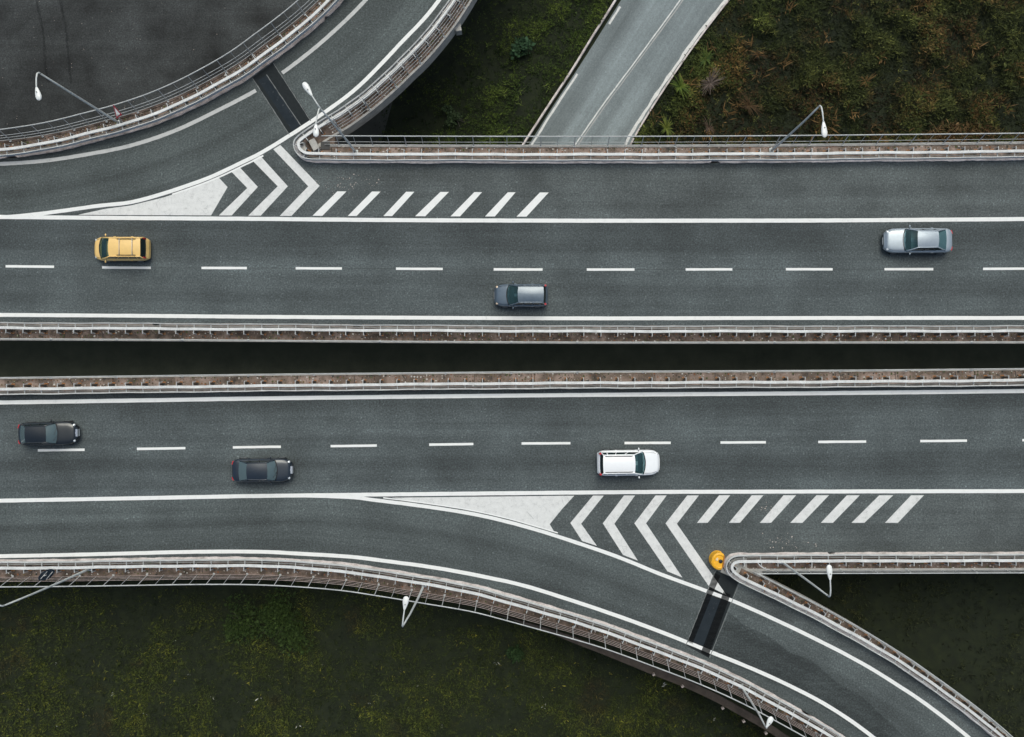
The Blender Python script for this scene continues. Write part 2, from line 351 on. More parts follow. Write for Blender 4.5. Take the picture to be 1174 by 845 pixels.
# ------------------------------------------------------------------ road surfaces
up = mk('road', [(0,0,-.5)], [], 'asphalt_main'); tag(up, 'upper two-lane motorway asphalt with white lines and gore chevrons', 'road', None, 'structure'); up.data.name = 'road'
lo = mk('road', [(0,0,-.5)], [], 'asphalt_main'); tag(lo, 'lower two-lane motorway asphalt with white lines and gore chevrons', 'road', None, 'structure')
def into(root, o):                # put the sheet's mesh on the root itself
    root.data = o.data; bpy.data.objects.remove(o)
into(up, loft('carriageway', cA, cBe, 0, 'asphalt_main'))
into(lo, loft('carriageway', cCe, cD, 0, 'asphalt_main_low'))
r1 = loft('slip_road', cTL, cG, 0, 'asphalt_ramp', None, 420, 8); tag(r1, 'curved slip road joining the upper carriageway at top left', 'road', None, 'structure')
Fx = [p for p in cD if p.x < px2x(384)] + cF
r2 = loft('slip_road', Fx, cBL, 0, 'asphalt_ramp_low', None, 420, 8); tag(r2, 'curved slip road leaving the lower carriageway at bottom right', 'road', None, 'structure')
gA = [p for p in cA if p.x > px2x(2)]; gG = [p for p in cG if p.x > px2x(2)]
g1 = poly('gore_surface', gA + cR1N + gG[::-1], 0, 'asphalt_gore', up)
gD = [p for p in cD if p.x > px2x(387)]
g2 = poly('gore_surface', gD + cR2N + cF[::-1], 0, 'asphalt_gore', lo)

# markings ---------------------------------------------------------
Z1, Z2 = .0045, .008
def line(pl, w, root, mat='paint', name='edge_line', off=0, z=Z1): return ribbon(name, pl, w, z, mat, root, off, .006)
ribbon('seam', resample(c1_ := curve([(XW,300)] + [(0,305.2),(60,305.8),(150,306.9),(300,307.4),(480,308.2),(600,309),(740,309),(900,308.7),(1060,308.6),(1174,308)] + [(XE,306)], 1.5), 300), .025, .0012, 'seam', up, .0, .006); line(cA, .29, up); line(cB, .27, up); line(cC, .29, lo); line([p for p in cD], .28, lo)
def hide(pl, a, b): return [p for p in pl if p.x < px2x(a)], [p for p in pl if p.x > px2x(b)]
cHf = curve(Hl, .15); h0, h1 = hide(cHf, 295.3, 323.6); line(h0, .27, r1, 'paint_dull'); line(h1, .27, r1, 'paint_dull')
line([p for p in cG if p.x > px2x(2)], .27, r1, off=.0, z=.0055)
line([p for p in cG if px2x(190) < p.x < px2x(305)], .12, r1, off=-.25, name='thin_line')
line([p for p in cE], .27, r2)
line(curve([(318,568.4),(350,568.3)] + F_[1:], .5), .26, r2, z=.0055); line([p for p in cF if px2x(430) < p.x < px2x(640)], .09, r2, off=.24, name='thin_line', z=.005)
def dash(x0, x1, pl, root):
    pts = [Vector((x, xat(pl, x))) for x in np.linspace(px2x(x0), px2x(x1), 6)]
    line(pts, .175, root, name='lane_dash')
c1 = curve([(XW,300)] + DSH1 + [(XE,306)], 1.5)
for a, b in ((-110,-54),(6.5,62),(117,173),(231,283),(339,392),(454,507.6),(566,622),(672.7,727.4),(786,839.6),(901,954.6),(1014,1070),(1127,1183),(1240,1296)): dash(a, b, c1, up)
c2 = curve([(XW,530),(0,517),(70,516),(185,514.2),(295,512.5),(405,511.2),(517,509.4),(626,508.3),(742,507.8),(852,507.2),(965,506.5),(1082,505.5),(1174,504.6),(XE,498)], 1.5)
for a, b in ((-72,-16),(43.4,97),(157,212.6),(267,322),(379,432),(492,542.7),(598,654),(716,769),(826,878),(938,993),(1055,1108.6),(1172,1228)): dash(a, b, c2, lo)
def mark(name, pts, root, mat='paint_worn', z=.0034):
    P = [W(*p).to_2d() for p in pts]
    o = poly(name, P, z, mat, root); return o
gl = [(p[0], p[1]) for p in G_]
mark('gore_triangle', [(89.4,246.3),(120,239.6),(150,235.6),(188,226.3),(220,215.8),(250.5,203.3),(260.9,214.5),(242,247)], up)
mark('chevron', [(265,196.6),(274.5,191.5),(295.6,214.3),(265.6,247),(250.9,247),(283.5,215.6)], up)
mark('chevron', [(289.2,183.8),(298.4,178.6),(330,213.6),(299,247.2),(284.7,247.2),(318.4,213.6)], up)
mark('chevron', [(313.4,171.2),(321.4,166.2),(366.4,213.2),(334.2,247.5),(320.8,247.5),(353.4,213.6)], up)
for i, (a, b, c, d) in enumerate(((190,227,283,317),(322,355,412,445),(455,488,540,571),(574,612,668,700),(706,742,795,824),(835,872,920,949),(953,990,1040,1073))):
    f = lambda v: v/3.261 + 300
    yb = 247.4 + .16*i; yt = 219.4 + .22*i
    mark('hatch_bar', [(f(a), yb), (f(b), yb), (f(d), yt), (f(c), yt)], up, 'paint')
mark('gore_triangle', [(448.4,570.6),(658.4,568.3),(644,584),(630.2,601),(636,610.6),(610,603),(590,597),(560,589.4),(527.7,582.6),(480,575.2)], lo)
mark('chevron', [(679.8,568.2),(692.2,568.2),(666.3,600.5),(684.3,625.8),(667.4,620.3),(653.9,599.5)], lo)
mark('chevron', [(715.4,568.1),(728.1,568.1),(704.3,600.5),(731.2,642.7),(714.3,636.2),(691.1,600)], lo)
mark('chevron', [(751.6,568),(764.3,568),(740.7,600),(782.4,662.2),(765.2,655),(727.3,600)], lo)
mark('chevron', [(788,568),(801.2,568),(776,600.5),(833,682.4),(813,672.4),(763,600)], lo)
for a, b, c, d in ((799.1,811.3,824.5,837.2),(835.6,848.3,862,875.2),(871.2,884,898.3,912.8),(906,920,936.1,950.4),(941,955,971,985.7),(976.2,991,1008,1024),(1014.6,1029.4,1044.5,1059.3)):
    mark('hatch_bar', [(a, 599.4), (b, 599.4), (d, 567.8), (c, 567.8)], lo)
# expansion joint patches across the slip roads
mark('expansion_joint', [(289,89.5),(313.5,71.5),(356.5,137.5),(331,154.6)], r1, 'sealant', .002)
mark('joint_strip', [(296,92),(305.5,86),(344.5,143.6),(335,150)], r1, 'joint_blue', .0028)
for a, b in (((289.6,89.6),(331.6,154.4)), ((313.4,72.5),(356.2,138.5)), ((305.5,85.6),(345,144))):
    p, q = W(*a).to_2d(), W(*b).to_2d(); ribbon('joint_seal', [p.lerp(q, t/20) for t in range(21)], .055, .0075, 'sealant_line', r1, 0, .012)
mark('expansion_joint', [(821.5,654),(847,666.4),(812.6,754.4),(786.6,739.6)], r2, 'sealant', .002)
mark('joint_strip', [(811.5,683),(826.5,688),(808,741.5),(793.4,736)], r2, 'joint_blue', .0028)
mark('stain_patch', [(836,702),(852,716),(882,730),(905,748),(930,757),(958,781),(990,800),(1030,838),(1080,890),(1060,905),(1024,870),(996,846),(968,826),(940,809),(910,793),(880,779),(846,764),(814,751)], r2, 'stain_film', .0015)
for nm, q in (('seal_band', [(811,679),(816.5,681.5),(794,738),(787.5,735.5)]), ('seal_band', [(829.5,678),(837.5,682),(812,753),(803.5,748)]), ('seal_band', [(819.5,657),(826,660),(816.5,682),(810.5,679)])):
    o = mark(nm, q, r2, 'seal_film', .012)
for a, b in (((848.5,666),(813.4,754)), ((820,654.6),(786.4,739.4))):
    p, q = W(*a).to_2d(), W(*b).to_2d(); ribbon('joint_seal', [p.lerp(q, t/24) for t in range(25)], .05, .014, 'sealant_line', r2, 0, .015)

# ------------------------------------------------------------------ bridges: slabs, verges, kerbs
def bridge(label):
    return empty('road_bridge', label, 'bridge')
br = {'u': bridge('concrete bridge deck carrying the upper carriageway, with kerbs and littered verges'),
      'ur': bridge('curved concrete bridge deck carrying the slip road at top left'),
      'l': bridge('concrete bridge deck carrying the lower carriageway, with kerbs and brown verges'),
      'lr': bridge('curved concrete bridge deck carrying the slip road at bottom right')}
poly('deck_slab', cA + cBe[::-1], -.02, 'underdeck', br['u'], 1.1)
poly('deck_slab', gA + cR1N + gG[::-1], -.02, 'underdeck', br['u'], 1.1)
poly('deck_slab', cTL + cG[::-1], -.02, 'underdeck', br['ur'], 1.1)
poly('deck_slab', cCe + cD[::-1], -.02, 'underdeck', br['l'], 1.1)
poly('deck_slab', gD + cR2N + cF[::-1], -.02, 'underdeck', br['l'], 1.1)
poly('deck_slab', Fx + cBL[::-1], -.02, 'underdeck', br['lr'], 1.1)

def kerb_jit(pl):
    j = []; v = 0; notch = 0
    for i in range(len(pl)):
        v = .6*v + random.uniform(-.022, .022)
        if notch > 0: notch -= 1; e = .16
        else:
            e = 0
            if random.random() < .012: notch = random.randint(1, 3)
        j.append(v + e)
    return lambda i, k: j[i] if k in (0, 1) else 0
def wfun(pl, pts):                # width factor along a band from (pixel x, factor) pairs
    xs = [px2x(a) for a, _ in pts]; ys = [b for _, b in pts]
    w = [float(np.interp(p.x, xs, ys)) for p in pl]
    return w
def fine(pl, step=.22):
    return resample(pl, int(arclen(pl)[-1]/step))
def band(pl, side, b, w=None, verge='verge', kerb=True, cop='concrete_grey', km='concrete'):
    wf = (lambda i: w[i]) if w else None
    if kerb:
        sweep('kerb', pl, [(-.02, -.3), (-.015, .09), (.24, .11), (.24, -.3)], side, km, b, jit=kerb_jit(pl), wid=None)
    sweep('verge', pl, [(.241, .085), (1.12, .075), (1.12, -1.05), (.241, -1.05)], side, verge, b, wid=wf)
    sweep('edge_coping', pl, [(1.121, .13), (1.27, .13), (1.27, -1.12), (1.121, -1.12)], side, cop, b, wid=wf)

# ------------------------------------------------------------------ guardrails and railings
def stations(pl, step, a=None):
    s = arclen(pl); out = []; t = step*.5; j = 0
    while t < s[-1]:
        while s[j+1] < t: j += 1
        out.append((pl[j].lerp(pl[j+1], (t-s[j])/(s[j+1]-s[j])), (pl[j+1]-pl[j]).normalized(), j)); t += step
    return out
_pm = MB()
_pm.box((0, .56, .40), (.07, .11, .74)); _pm.box((0, .56, .09), (.20, .20, .03))
POST = None; ARM = None
def guardrail(pl, side, label, w=None, step=1.2, low=True):
    global POST, ARM, PLATE
    root = empty('guardrail', label, 'guardrail', (0,0,0), 0, None)
    wf = None
    root.location = (pl[0].x, pl[0].y, .1); bpy.context.view_layer.update()
    ph = random.uniform(0, 6); wob = lambda i, j: .014*math.sin(i*.13 + ph) + .010*math.sin(i*.41 + ph*2)
    sweep('front_beam', pl, [(.02,.46),(.07,.50),(.07,.56),(.02,.60),(.02,.64),(.07,.68),(.07,.74),(.02,.78),(.05,.785),(.10,.75),(.10,.49),(.05,.455)], side, 'steel', root, jit=wob)
    sweep('top_rail', pl, [(.32,.80),(.32,.88),(.335,.90),(.505,.90),(.52,.88),(.52,.80)], side, 'steel_bright', root, jit=wob)
    if low: sweep('lower_tube', pl, [(.20,.60),(.20,.64),(.24,.64),(.24,.60)], side, 'steel_dull', root)
    for p, d, j in stations(pl, step):
        if POST is None:
            POST = MB().box((0,.62,.45),(.09,.12,.72)).box((0,.62,.115),(.24,.22,.03)); pm = POST.build('post', 'post_dark', root); POST = pm.data
            am = MB().box((0,.22,.69),(.05,.24,.09)).box((0,.60,.865),(.045,.38,.05)).box((0,.76,.60),(.05,.05,.55), 0, 0, .12); ao = am.build('bracket', 'steel', pm); ARM = ao.data; bo = MB().box((0,.70,.10),(.26,.20,.035)).box((.05,.74,.13),(.05,.05,.05)).box((-.05,.66,.13),(.05,.05,.05)).build('base_plate', 'rust_orange', pm); PLATE = bo.data
        else:
            pm = bpy.data.objects.new('post', POST); C.objects.link(pm); pm.parent = root
            ao = bpy.data.objects.new('bracket', ARM); C.objects.link(ao); ao.parent = pm
            bo = bpy.data.objects.new('base_plate', PLATE); C.objects.link(bo); bo.parent = pm
        pm.location = (p.x, p.y, 0)
        ang = math.atan2(d.y, d.x) if side > 0 else math.atan2(d.y, d.x) + math.pi
        pm.rotation_euler = (0, 0, ang + random.uniform(-.05, .05))
        sc = 1.0
    for ch in root.children: ch.location = ch.location - root.location
    return root
def railing(pl, side, label, h=1.2, lean=.2, bars=(.25,.5), w=None, step=1.2, off=1.19, mat='steel', bmat='steel', bar_r=.018, top_r=.042, post_r=.022):
    root = empty('railing', label, 'railing', (pl[0].x, pl[0].y, .1))
    nn = normals(pl, side); W0 = lambda i: off*(w[i] if w else 1)
    def P(i, z): 
        t = z/h; q = pl[i] + nn[i]*(W0(i) + lean*t); return Vector((q.x, q.y, .12 + z)) - root.location
    st = 3
    idx = list(range(0, len(pl), st)); 
    if idx[-1] != len(pl)-1: idx.append(len(pl)-1)
    MB().tube([P(i, h) for i in idx], top_r, 6).build('top_rail', mat, root, True)
    for z in bars: MB().tube([P(i, z) for i in idx], bar_r, 5).build('bar', bmat, root, True)
    k = 0
    data = {}
    for p, d, j in stations(pl, step):
        big = k % 2 == 0; k += 1
        r = post_r*(1.35 if big else .75)
        if big not in data:
            m = MB(); m.tube([Vector((0, lean*t, h*t)) for t in (0,.25,.5,.75,1)], r, 6)
            if big: m.box((0, -.02, .03), (.14, .16, .05))
            o = m.build('post', mat, root); data[big] = o.data
        else:
            o = bpy.data.objects.new('post', data[big]); C.objects.link(o); o.parent = root
        n2 = Vector((-d.y, d.x))*side; q = p + n2*W0(j)
        o.location = Vector((q.x, q.y, .12)) - root.location
        o.rotation_euler = (0, 0, math.atan2(d.y, d.x) + (0 if side > 0 else math.pi))
    return root

def inview(pl, m=110): return [p for p in pl if px2x(-m) < p.x < px2x(1174+m) and abs(p.y) < (422.5+m)/S]
# medians (gap side).  travel direction west->east: left normal is +y
fB = fine(cBe); band(fB, -1, br['u'], km='kerb_dark')
fC = fine(cCe); band(fC, 1, br['l'], None, 'verge_pale', km='kerb_dark')
vB, vC = inview(fB), inview(fC)
guardrail(vB, -1, 'steel guardrail along the bottom edge of the upper carriageway, above the dark gap')
railing(vB, -1, 'low thin steel railing on the upper rim of the dark gap', .55, .0, (.25,), bar_r=.014, top_r=.03, step=2.35)
guardrail(vC, 1, 'steel guardrail along the top edge of the lower carriageway, below the dark gap')
railing(vC, 1, 'low thin steel railing on the lower rim of the dark gap', .9, .05, (.3,.6), bar_r=.014, top_r=.03, step=2.35)
# top right and nose
R1f = fine(curve(R1, .3)); URf = fine(curve(UR, .3)); NO = cR1N
# along R1 (east->west) outside is +y = right-hand side -> side -1
fN = fine(cR1N, .2)
sweep('kerb', fN, [(-.02, -.3), (-.015, .09), (.24, .11), (.24, -.3)], -1, 'concrete_pale', br['u'], jit=kerb_jit(fN))
def band2(pl, side, b, verge, w=None, dz=0):
    wf = (lambda i: w[i]) if w else None
    sweep('verge', pl, [(.242, .085+dz), (1.12, .075+dz), (1.12, -1.05), (.242, -1.05)], side, verge, b, wid=wf)
    sweep('edge_coping', pl, [(1.121, .13+dz), (1.27, .13+dz), (1.27, -1.12), (1.121, -1.12)], side, 'concrete_grey', b, wid=wf)
band2(R1f, -1, br['u'], 'verge_pale'); 
URb = [p for p in URf if p.x > px2x(352)]
band2(URb, -1, br['ur'], 'verge', None, -.006)
ncap = [W(x, y).to_2d() for x, y in ((366,180),(352,180),(346,174),(345,167),(350,159),(372,148),(384,156),(384,170))]
poly('nose_slab', ncap, .070, 'verge', br['u'], 1.1)
vN = [p for p in fN if px2x(-110) < p.x < px2x(1284) and p.y < (422.5+110)/S]
guardrail(vN, -1, 'steel guardrail wrapping the rounded gore nose at top left, running right')
vR1 = [p for p in R1f if px2x(373) < p.x < px2x(1284)]
railing(vR1, -1, 'grey steel railing above the top right verge, crossing over the road below', 1.15, .36, (.12,.45), off=1.22)
vUR = [p for p in URb if p.x > px2x(372) and p.y < (422.5+110)/S]
railing(vUR, -1, 'multi-bar steel railing on the inside of the top slip road curve', 1.6, -.42, (.32,.64,.96,1.28), off=1.14, bar_r=.016, top_r=.032)
# top left (west->east/north): outside is left normal
fTL = fine(cTL); band(fTL, 1, br['ur'], None, 'verge', True, 'verge')
vTL = inview(fTL); guardrail(vTL, 1, 'steel guardrail along the outside of the top left slip road curve')
railing(vTL, 1, 'tall steel railing on the outer rim of the slip road beside the dark yard', 1.35, .40, (.1,.38,.66), off=1.22, bar_r=.02)
# bottom left: outside is right
fBL = fine(cBL); wBL = wfun(fBL, [(500,1.0),(690,.82),(830,.76),(1000,.74)])
band(fBL, -1, br['lr'], wBL, 'verge', True, 'verge', 'concrete_pale')
keep = [i for i, p in enumerate(fBL) if px2x(-110) < p.x < px2x(1284) and p.y > -(422.5+110)/S]
vBL = [fBL[i] for i in keep]; wv = [wBL[i] for i in keep]
guardrail(vBL, -1, 'steel guardrail along the outer edge of the bottom slip road')
railing(vBL, -1, 'steel railing with close lower bars on the outer rim of the bottom slip road', 1.6, .32, (.1,.32,.54,.76), w=wv, off=1.2, bmat='bar_pink', bar_r=.014)
# bottom right nose: R2 east->west, outside is -y = left-hand side
fN2 = fine(cR2N, .2)
sweep('kerb', fN2, [(-.02, -.3), (-.015, .09), (.24, .11), (.24, -.3)], 1, 'concrete_pale', br['l'], jit=kerb_jit(fN2))
R2f = fine(curve(R2, .3)); LRf = fine(curve(LR, .3))
band2(R2f, 1, br['l'], 'verge'); wLR = wfun(LRf, [(845,.9),(1000,.72),(1140,.62)])
band2(LRf, 1, br['lr'], 'verge', wLR, -.006)
ncap2 = [W(x, y).to_2d() for x, y in ((856,640),(842,640.5),(836,646),(836,652),(842,658),(858,665),(874,660),(872,642))]
poly('nose_slab', ncap2, .070, 'concrete_grey', br['l'], 1.1)
vN2 = [p for p in fN2 if p.x < px2x(1284) and p.y > -(422.5+110)/S]
guardrail(vN2, 1, 'steel guardrail wrapping the gore nose at bottom right behind the yellow crash cushion')
vR2 = [p for p in R2f if px2x(862) < p.x < px2x(1284)]
railing(vR2, 1, 'straight steel railing on the bottom right carriageway rim', .9, .05, (.25,.5), off=1.2, bar_r=.016, step=2.35)
kk = [i for i, p in enumerate(LRf) if p.x > px2x(852) and p.y > -(422.5+110)/S]
railing([LRf[i] for i in kk], 1, 'curved double tube railing on the inside of the bottom right slip road', 1.15, .12, (.3,.6), w=[wLR[i] for i in kk], off=1.2, bar_r=.025, top_r=.04, step=2.35)

# slab joints: fine dark gaps crossing the verges, and piers below
def joints(pl, side, b, step, wdt=1.1):
    me = None
    for p, d, j in stations(pl, step):
        n2 = Vector((-d.y, d.x))*side; c = p + n2*.72
        if me is None: o = MB().box((0,0,0), (.03,.70,.02)).build('verge_joint', 'black_plastic', b); me = o.data
        else: o = bpy.data.objects.new('verge_joint', me); C.objects.link(o); o.parent = b
        o.location = (c.x, c.y, .086); o.rotation_euler = (0, 0, math.atan2(d.y, d.x))
joints(vB, -1, br['u'], 5.7); joints(vC, 1, br['l'], 4.3); joints(vR1, -1, br['u'], 4.9); joints(vBL, -1, br['lr'], 6.1); joints(vTL, 1, br['ur'], 6.6)
PIER = MB().lathe([(.75, GZ-.2), (.62, GZ+.3), (.58, -1.9), (1.1, -1.12)], n=16).build('pier', 'underdeck', br['u'], True)
PIER.location = W(100, 310)
for b, x, y in (('u',360,300),('u',620,300),('u',880,300),('u',1140,300),('l',100,505),('l',360,505),('l',880,505),('l',1140,505),('ur',60,225),('ur',230,160),('ur',440,25),('lr',300,605),('lr',640,650),('lr',900,745),('lr',1040,830)):
    p = bpy.data.objects.new('pier', PIER.data); C.objects.link(p); p.parent = br[b]; p.location = W(x, y)
# corbel sticking out under the slip road edge at the top
MB().box((0,0,0),(.42,1.5,.5)).box((0,-.5,.35),(.42,.5,.4)).build('bracket', 'concrete_grey', br['ur'])
cb = bpy.data.objects['bracket'] if False else [o for o in br['ur'].children if o.name.startswith('bracket')][0]
cb.location = W(524.5, 27, -.9); cb.rotation_euler = (0, 0, .17)

# debris scattered on verges -----------------------------------------------
def debris(name, pl, side, n, label, w=None):
    v = []; f = []; cols = []
    pal = [(.24,.10,.05),(.10,.07,.05),(.30,.24,.20),(.05,.05,.04),(.55,.52,.48),(.16,.12,.06),(.07,.09,.03)]
    nn = normals(pl, side)
    for k in range(n):
        i = random.randrange(len(pl)); o = random.choice((random.uniform(.27, 1.1), random.gauss(.62, .07), random.uniform(.9, 1.12)))*(w[i] if w else 1)
        q = pl[i] + nn[i]*o; z = .09 + random.uniform(0, .02); r = random.choice((.02,.03,.045,.07)); a = random.uniform(0, 6.28); b = len(v)
        for t in range(4):
            rr = r*random.uniform(.5, 1.4); v.append((q.x + rr*math.cos(a+t*1.57), q.y + rr*math.sin(a+t*1.57), z + random.uniform(0, .03)))
        f.append((b, b+1, b+2, b+3)); cols += [random.choice(pal)]*4
    o = mk(name, v, f, 'foliage'); ca = o.data.color_attributes.new('tint', 'FLOAT_COLOR', 'POINT')
    ca.data.foreach_set('color', np.hstack([np.array(cols, np.float32), np.ones((len(cols), 1), np.float32)]).ravel())
    return tag(o, label, 'debris', None, 'stuff')
debris('leaf_litter', vB, -1, 2600, 'rusty leaves and grit on the verge above the dark gap')
debris('leaf_litter', vC, 1, 2600, 'dry leaves and grit on the brown verge below the dark gap')
debris('leaf_litter', vR1, -1, 1700, 'leaves and grit on the top right verge')
debris('leaf_litter', vTL, 1, 1500, 'leaves and moss bits on the top left slip road verge')
debris('leaf_litter', vUR, -1, 900, 'grit on the inner verge of the top slip road')
debris('leaf_litter', vBL, -1, 2200, 'grit on the verge of the bottom slip road', wv)
debris('leaf_litter', vR2, 1, 900, 'leaves and grit on the bottom right verge')
debris('leaf_litter', [LRf[i] for i in kk], 1, 900, 'leaves on the inner verge of the bottom right slip road', [wLR[i] for i in kk])

# ------------------------------------------------------------------ street lamps
def lamp(label, base, top, heads, h=10.0, rtop=.055):
    b = W(*base, .1); root = empty('street_lamp', label, 'street lamp', b, 0, 'street lamps along the slip roads and verges')
    T = W(*top, h) - b
    m = MB(); m.tube([(0,0,0),(0,0,.3),(T.x*.12, T.y*.12, h*.35), (T.x*.5, T.y*.5, h*.72), (T.x, T.y, h-.1)], [.09,.085,.075,.062,.045], 10)
    m.box((0,0,.02),(.34,.34,.04)); m.build('pole', 'pole', root, True)
    for hx, hy, ex, ey in heads:        # near end and far end of the head
        hz = h + .25
        P0 = W(hx, hy, hz) - b; P1 = W(ex, ey, hz) - b
        d = (P1-P0).normalized()
        MB().tube([(T.x, T.y, T.z-.15), (T.x, T.y, T.z), Vector((T.x, T.y, 0)).lerp(Vector((P0.x, P0.y, 0)), .12) + Vector((0,0,P0.z-.06)), Vector((T.x, T.y, 0)).lerp(Vector((P0.x, P0.y, 0)), .45) + Vector((0,0,P0.z+.02)), P0, P0 + d*.1], [.055,.055,.05,.045,.04,.04], 8).build('arm', 'pole', root, True)
        L = (P1-P0).length; up = Vector((0,0,1)); side = d.cross(up)
        prof = [(0,.05),(.08,.075),(.25,.12),(.5,.17),(.7,.185),(.88,.16),(.97,.10),(1.0,.03)]
        v = []; n = 12
        for t, r in prof:
            for j in range(n):
                a = 2*math.pi*j/n; v.append(P0 + d*(L*t) + side*(r*math.cos(a)) + up*(r*.55*math.sin(a)))
        f = [(i*n+j, i*n+(j+1)%n, (i+1)*n+(j+1)%n, (i+1)*n+j) for i in range(len(prof)-1) for j in range(n)] + [tuple(range(n)), tuple((len(prof)-1)*n+j for j in range(n))[::-1]]
        hd = mk('lamp_head', v, f, 'lamp_white', root, smooth=True)
        c = P0 + d*(L*.62)
        MB().lathe([(.04,-.14),(.14,-.12),(.15,-.08)], Matrix.Translation(c) , 12).build('lens', 'lamp_lens', hd, True)
        MB().lathe([(.035,0),(.035,.05)], Matrix.Translation(P0 + d*(L*.42) + up*.10), 8).build('photocell', 'steel_dull', hd)
lamp('street lamp at top left leaning over the dark yard, beside the warning sign', (136.6,141), (44.7,83.4), [(41.6,99.5,45.2,115)], 10.0)
lamp('twin headed street lamp on the gore nose at top left', (407.9,174.7), (367,124), [(362,142,362.4,157),(357.5,109.5,347.8,94.5)], 10.0)
lamp('street lamp on the straight top right verge, head over the railing', (884.5,172.5), (939.9,121.2), [(944,139,945.6,157.5)], 10.0)
lamp('street lamp at bottom left by the blue-backed sign, its head out of frame', (103.4,651.7), (3.2,694.8), [(-9,683,-20,672)], 10.0)
lamp('street lamp on the middle of the bottom slip road edge', (486.2,670.4), (461.6,718.2), [(463.6,699,466,683.6)], 10.0)
lamp('street lamp near the bottom right corner above the brown retaining wall', (849.4,786.8), (877.6,833), [(879,833.5,885.2,821.8)], 7.2)
lamp('street lamp standing between the two bottom right railings', (895.8,643.8), (950.6,684), [(951.8,665,950.4,647.5)], 9.2)

# ------------------------------------------------------------------ signs, crash cushion, small fittings
b = W(139, 139, .1); s = empty('road_sign', 'red and white triangular warning sign tilted beside the top left street lamp', 'road sign', b)
MB().tube([(0,0,0), W(134.5,131,2.3)-b], .035, 8).build('post', 'steel', s, True)
t1, t2, t3 = W(133.6,136,2.05)-b, W(140.0,131.6,2.05)-b, W(129.2,119.4,2.75)-b
def tri(a, b_, c, name, mat, par, th=.03, k=1.0, off=0):
    g = (a+b_+c)/3; nrm = (b_-a).cross(c-a).normalized()
    if nrm.z < 0: nrm = -nrm
    P = [g + (q-g)*k + nrm*off for q in (a, b_, c)]; Q = [q - nrm*th for q in P]
    return mk(name, P+Q, [(0,1,2),(5,4,3),(0,3,4,1),(1,4,5,2),(2,5,3,0)], mat, par)
pn = tri(t1, t2, t3, 'panel', 'sign_red', s); tri(t1, t2, t3, 'face', 'sign_white', pn, .01, .62, .012)
b = W(52, 657, .1); s = empty('road_sign', 'round sign seen from its dark blue back, by the bottom left guardrail', 'road sign', b)
c = W(53.4, 659.0, 2.0) - b
u_ = Vector((math.cos(math.radians(49)), math.sin(math.radians(49)), 0)); n_ = Vector((.75, -.66, 0)).normalized()*math.cos(.42) + Vector((0,0,math.sin(.42))); v_ = n_.cross(u_).normalized()
M = Matrix(((u_.x, v_.x, n_.x, c.x), (u_.y, v_.y, n_.y, c.y), (u_.z, v_.z, n_.z, c.z), (0,0,0,1)))
MB().lathe([(.53,-.012),(.55,0),(.53,.012)], M, 24).build('panel', 'sign_back', s)
MB().tube([(0,0,0),(c.x*.9, c.y*.9, 1.0), (c.x, c.y, 2.2)], .04, 8).build('post', 'steel', s, True)
for dz in (-.16, .18):
    e = u_*.34
    MB().tube([c + n_*.05 + v_*dz*1.4 - e, c + n_*.05 + v_*dz*1.4 + e], .02, 6).build('clamp', 'steel_bright', s)

cc = W(821.6, 640.6, 0); cu = empty('crash_cushion', 'orange-yellow plastic crash cushion in front of the bottom right gore nose', 'crash cushion', cc, math.radians(-8))
def dshape(r, z, x1=.26, n=22):
    pts = [(-r*math.cos(t), r*math.sin(t), z) for t in np.linspace(-2.15, 2.15, n)]
    return [(min(x, x1), y*1.08, zz) for x, y, zz in pts]
def dsolid(name, levels, mat, par):
    v = []; n = 22
    for r, z in levels: v += dshape(r, z)
    f = [(i*n+j, i*n+(j+1)%n, (i+1)*n+(j+1)%n, (i+1)*n+j) for i in range(len(levels)-1) for j in range(n)] + [tuple(range(n))[::-1], tuple((len(levels)-1)*n+j for j in range(n))]
    o = mk(name, v, f, mat, par); return o
bd = dsolid('body', [(.56,.0),(.57,.12),(.54,.14),(.56,.45),(.54,.48),(.56,.78),(.44,.84),(.40,.82),(.38,.79)], 'cushion_yellow', cu)
for p in bd.data.polygons: p.use_smooth = False
MB().lathe([(.13,.78),(.13,.86),(.11,.87)], Matrix.Translation((.08,.02,.02)), 16).build('filler_cap', 'black_plastic', cu, True)
mk('sticker', [(-.30,.06,.842),(-.14,.02,.842),(-.10,.20,.842),(-.22,.26,.842)], [(0,1,2,3)], 'pale_patch', cu)
MB().box((.33,0,.4),(.06,.86,.7)).box((.40,.2,.3),(.08,.1,.5)).box((.40,-.2,.3),(.08,.1,.5)).build('back_plate', 'rust_orange', cu)
foot = W(838, 655, 0)
fd = poly('nose_pad', [W(x, y).to_2d() for x, y in ((827.5,650),(832,656),(842,662.6),(826,655.8))], .05, 'concrete_grey', br['l'], .3)
# concrete blocks inside the upper gore nose
cbk = empty('concrete_block', 'half round pale concrete block nearest the tip of the top left gore nose', 'concrete block', W(349,172,.1), .25, 'concrete blocks inside the gore nose')
v = [(.0,-.42),(.22,-.42),(.22,.46),(.05,.50),(-.14,.34),(-.2,0),(-.14,-.3)]
mk('body', [(x,y,0) for x,y in v] + [(x*.92,y*.95,.42) for x,y in v], [tuple(range(7))[::-1], tuple(range(7,14))] + [(i,(i+1)%7,7+(i+1)%7,7+i) for i in range(7)], 'concrete_grey', cbk)
cbk = empty('concrete_block', 'tilted rectangular pale concrete block under the lamp head in the top left gore nose', 'concrete block', W(361.5,167.5,.1), math.radians(-62), 'concrete blocks inside the gore nose')
MB().box((0,0,.25),(.78,.46,.5), 0, .05).build('body', 'concrete_grey', cbk)
MB().box((0,0,.02),(.66,.56,.05)).build('drain_cover', 'black_plastic', br['u']).location = W(373,167,.1)
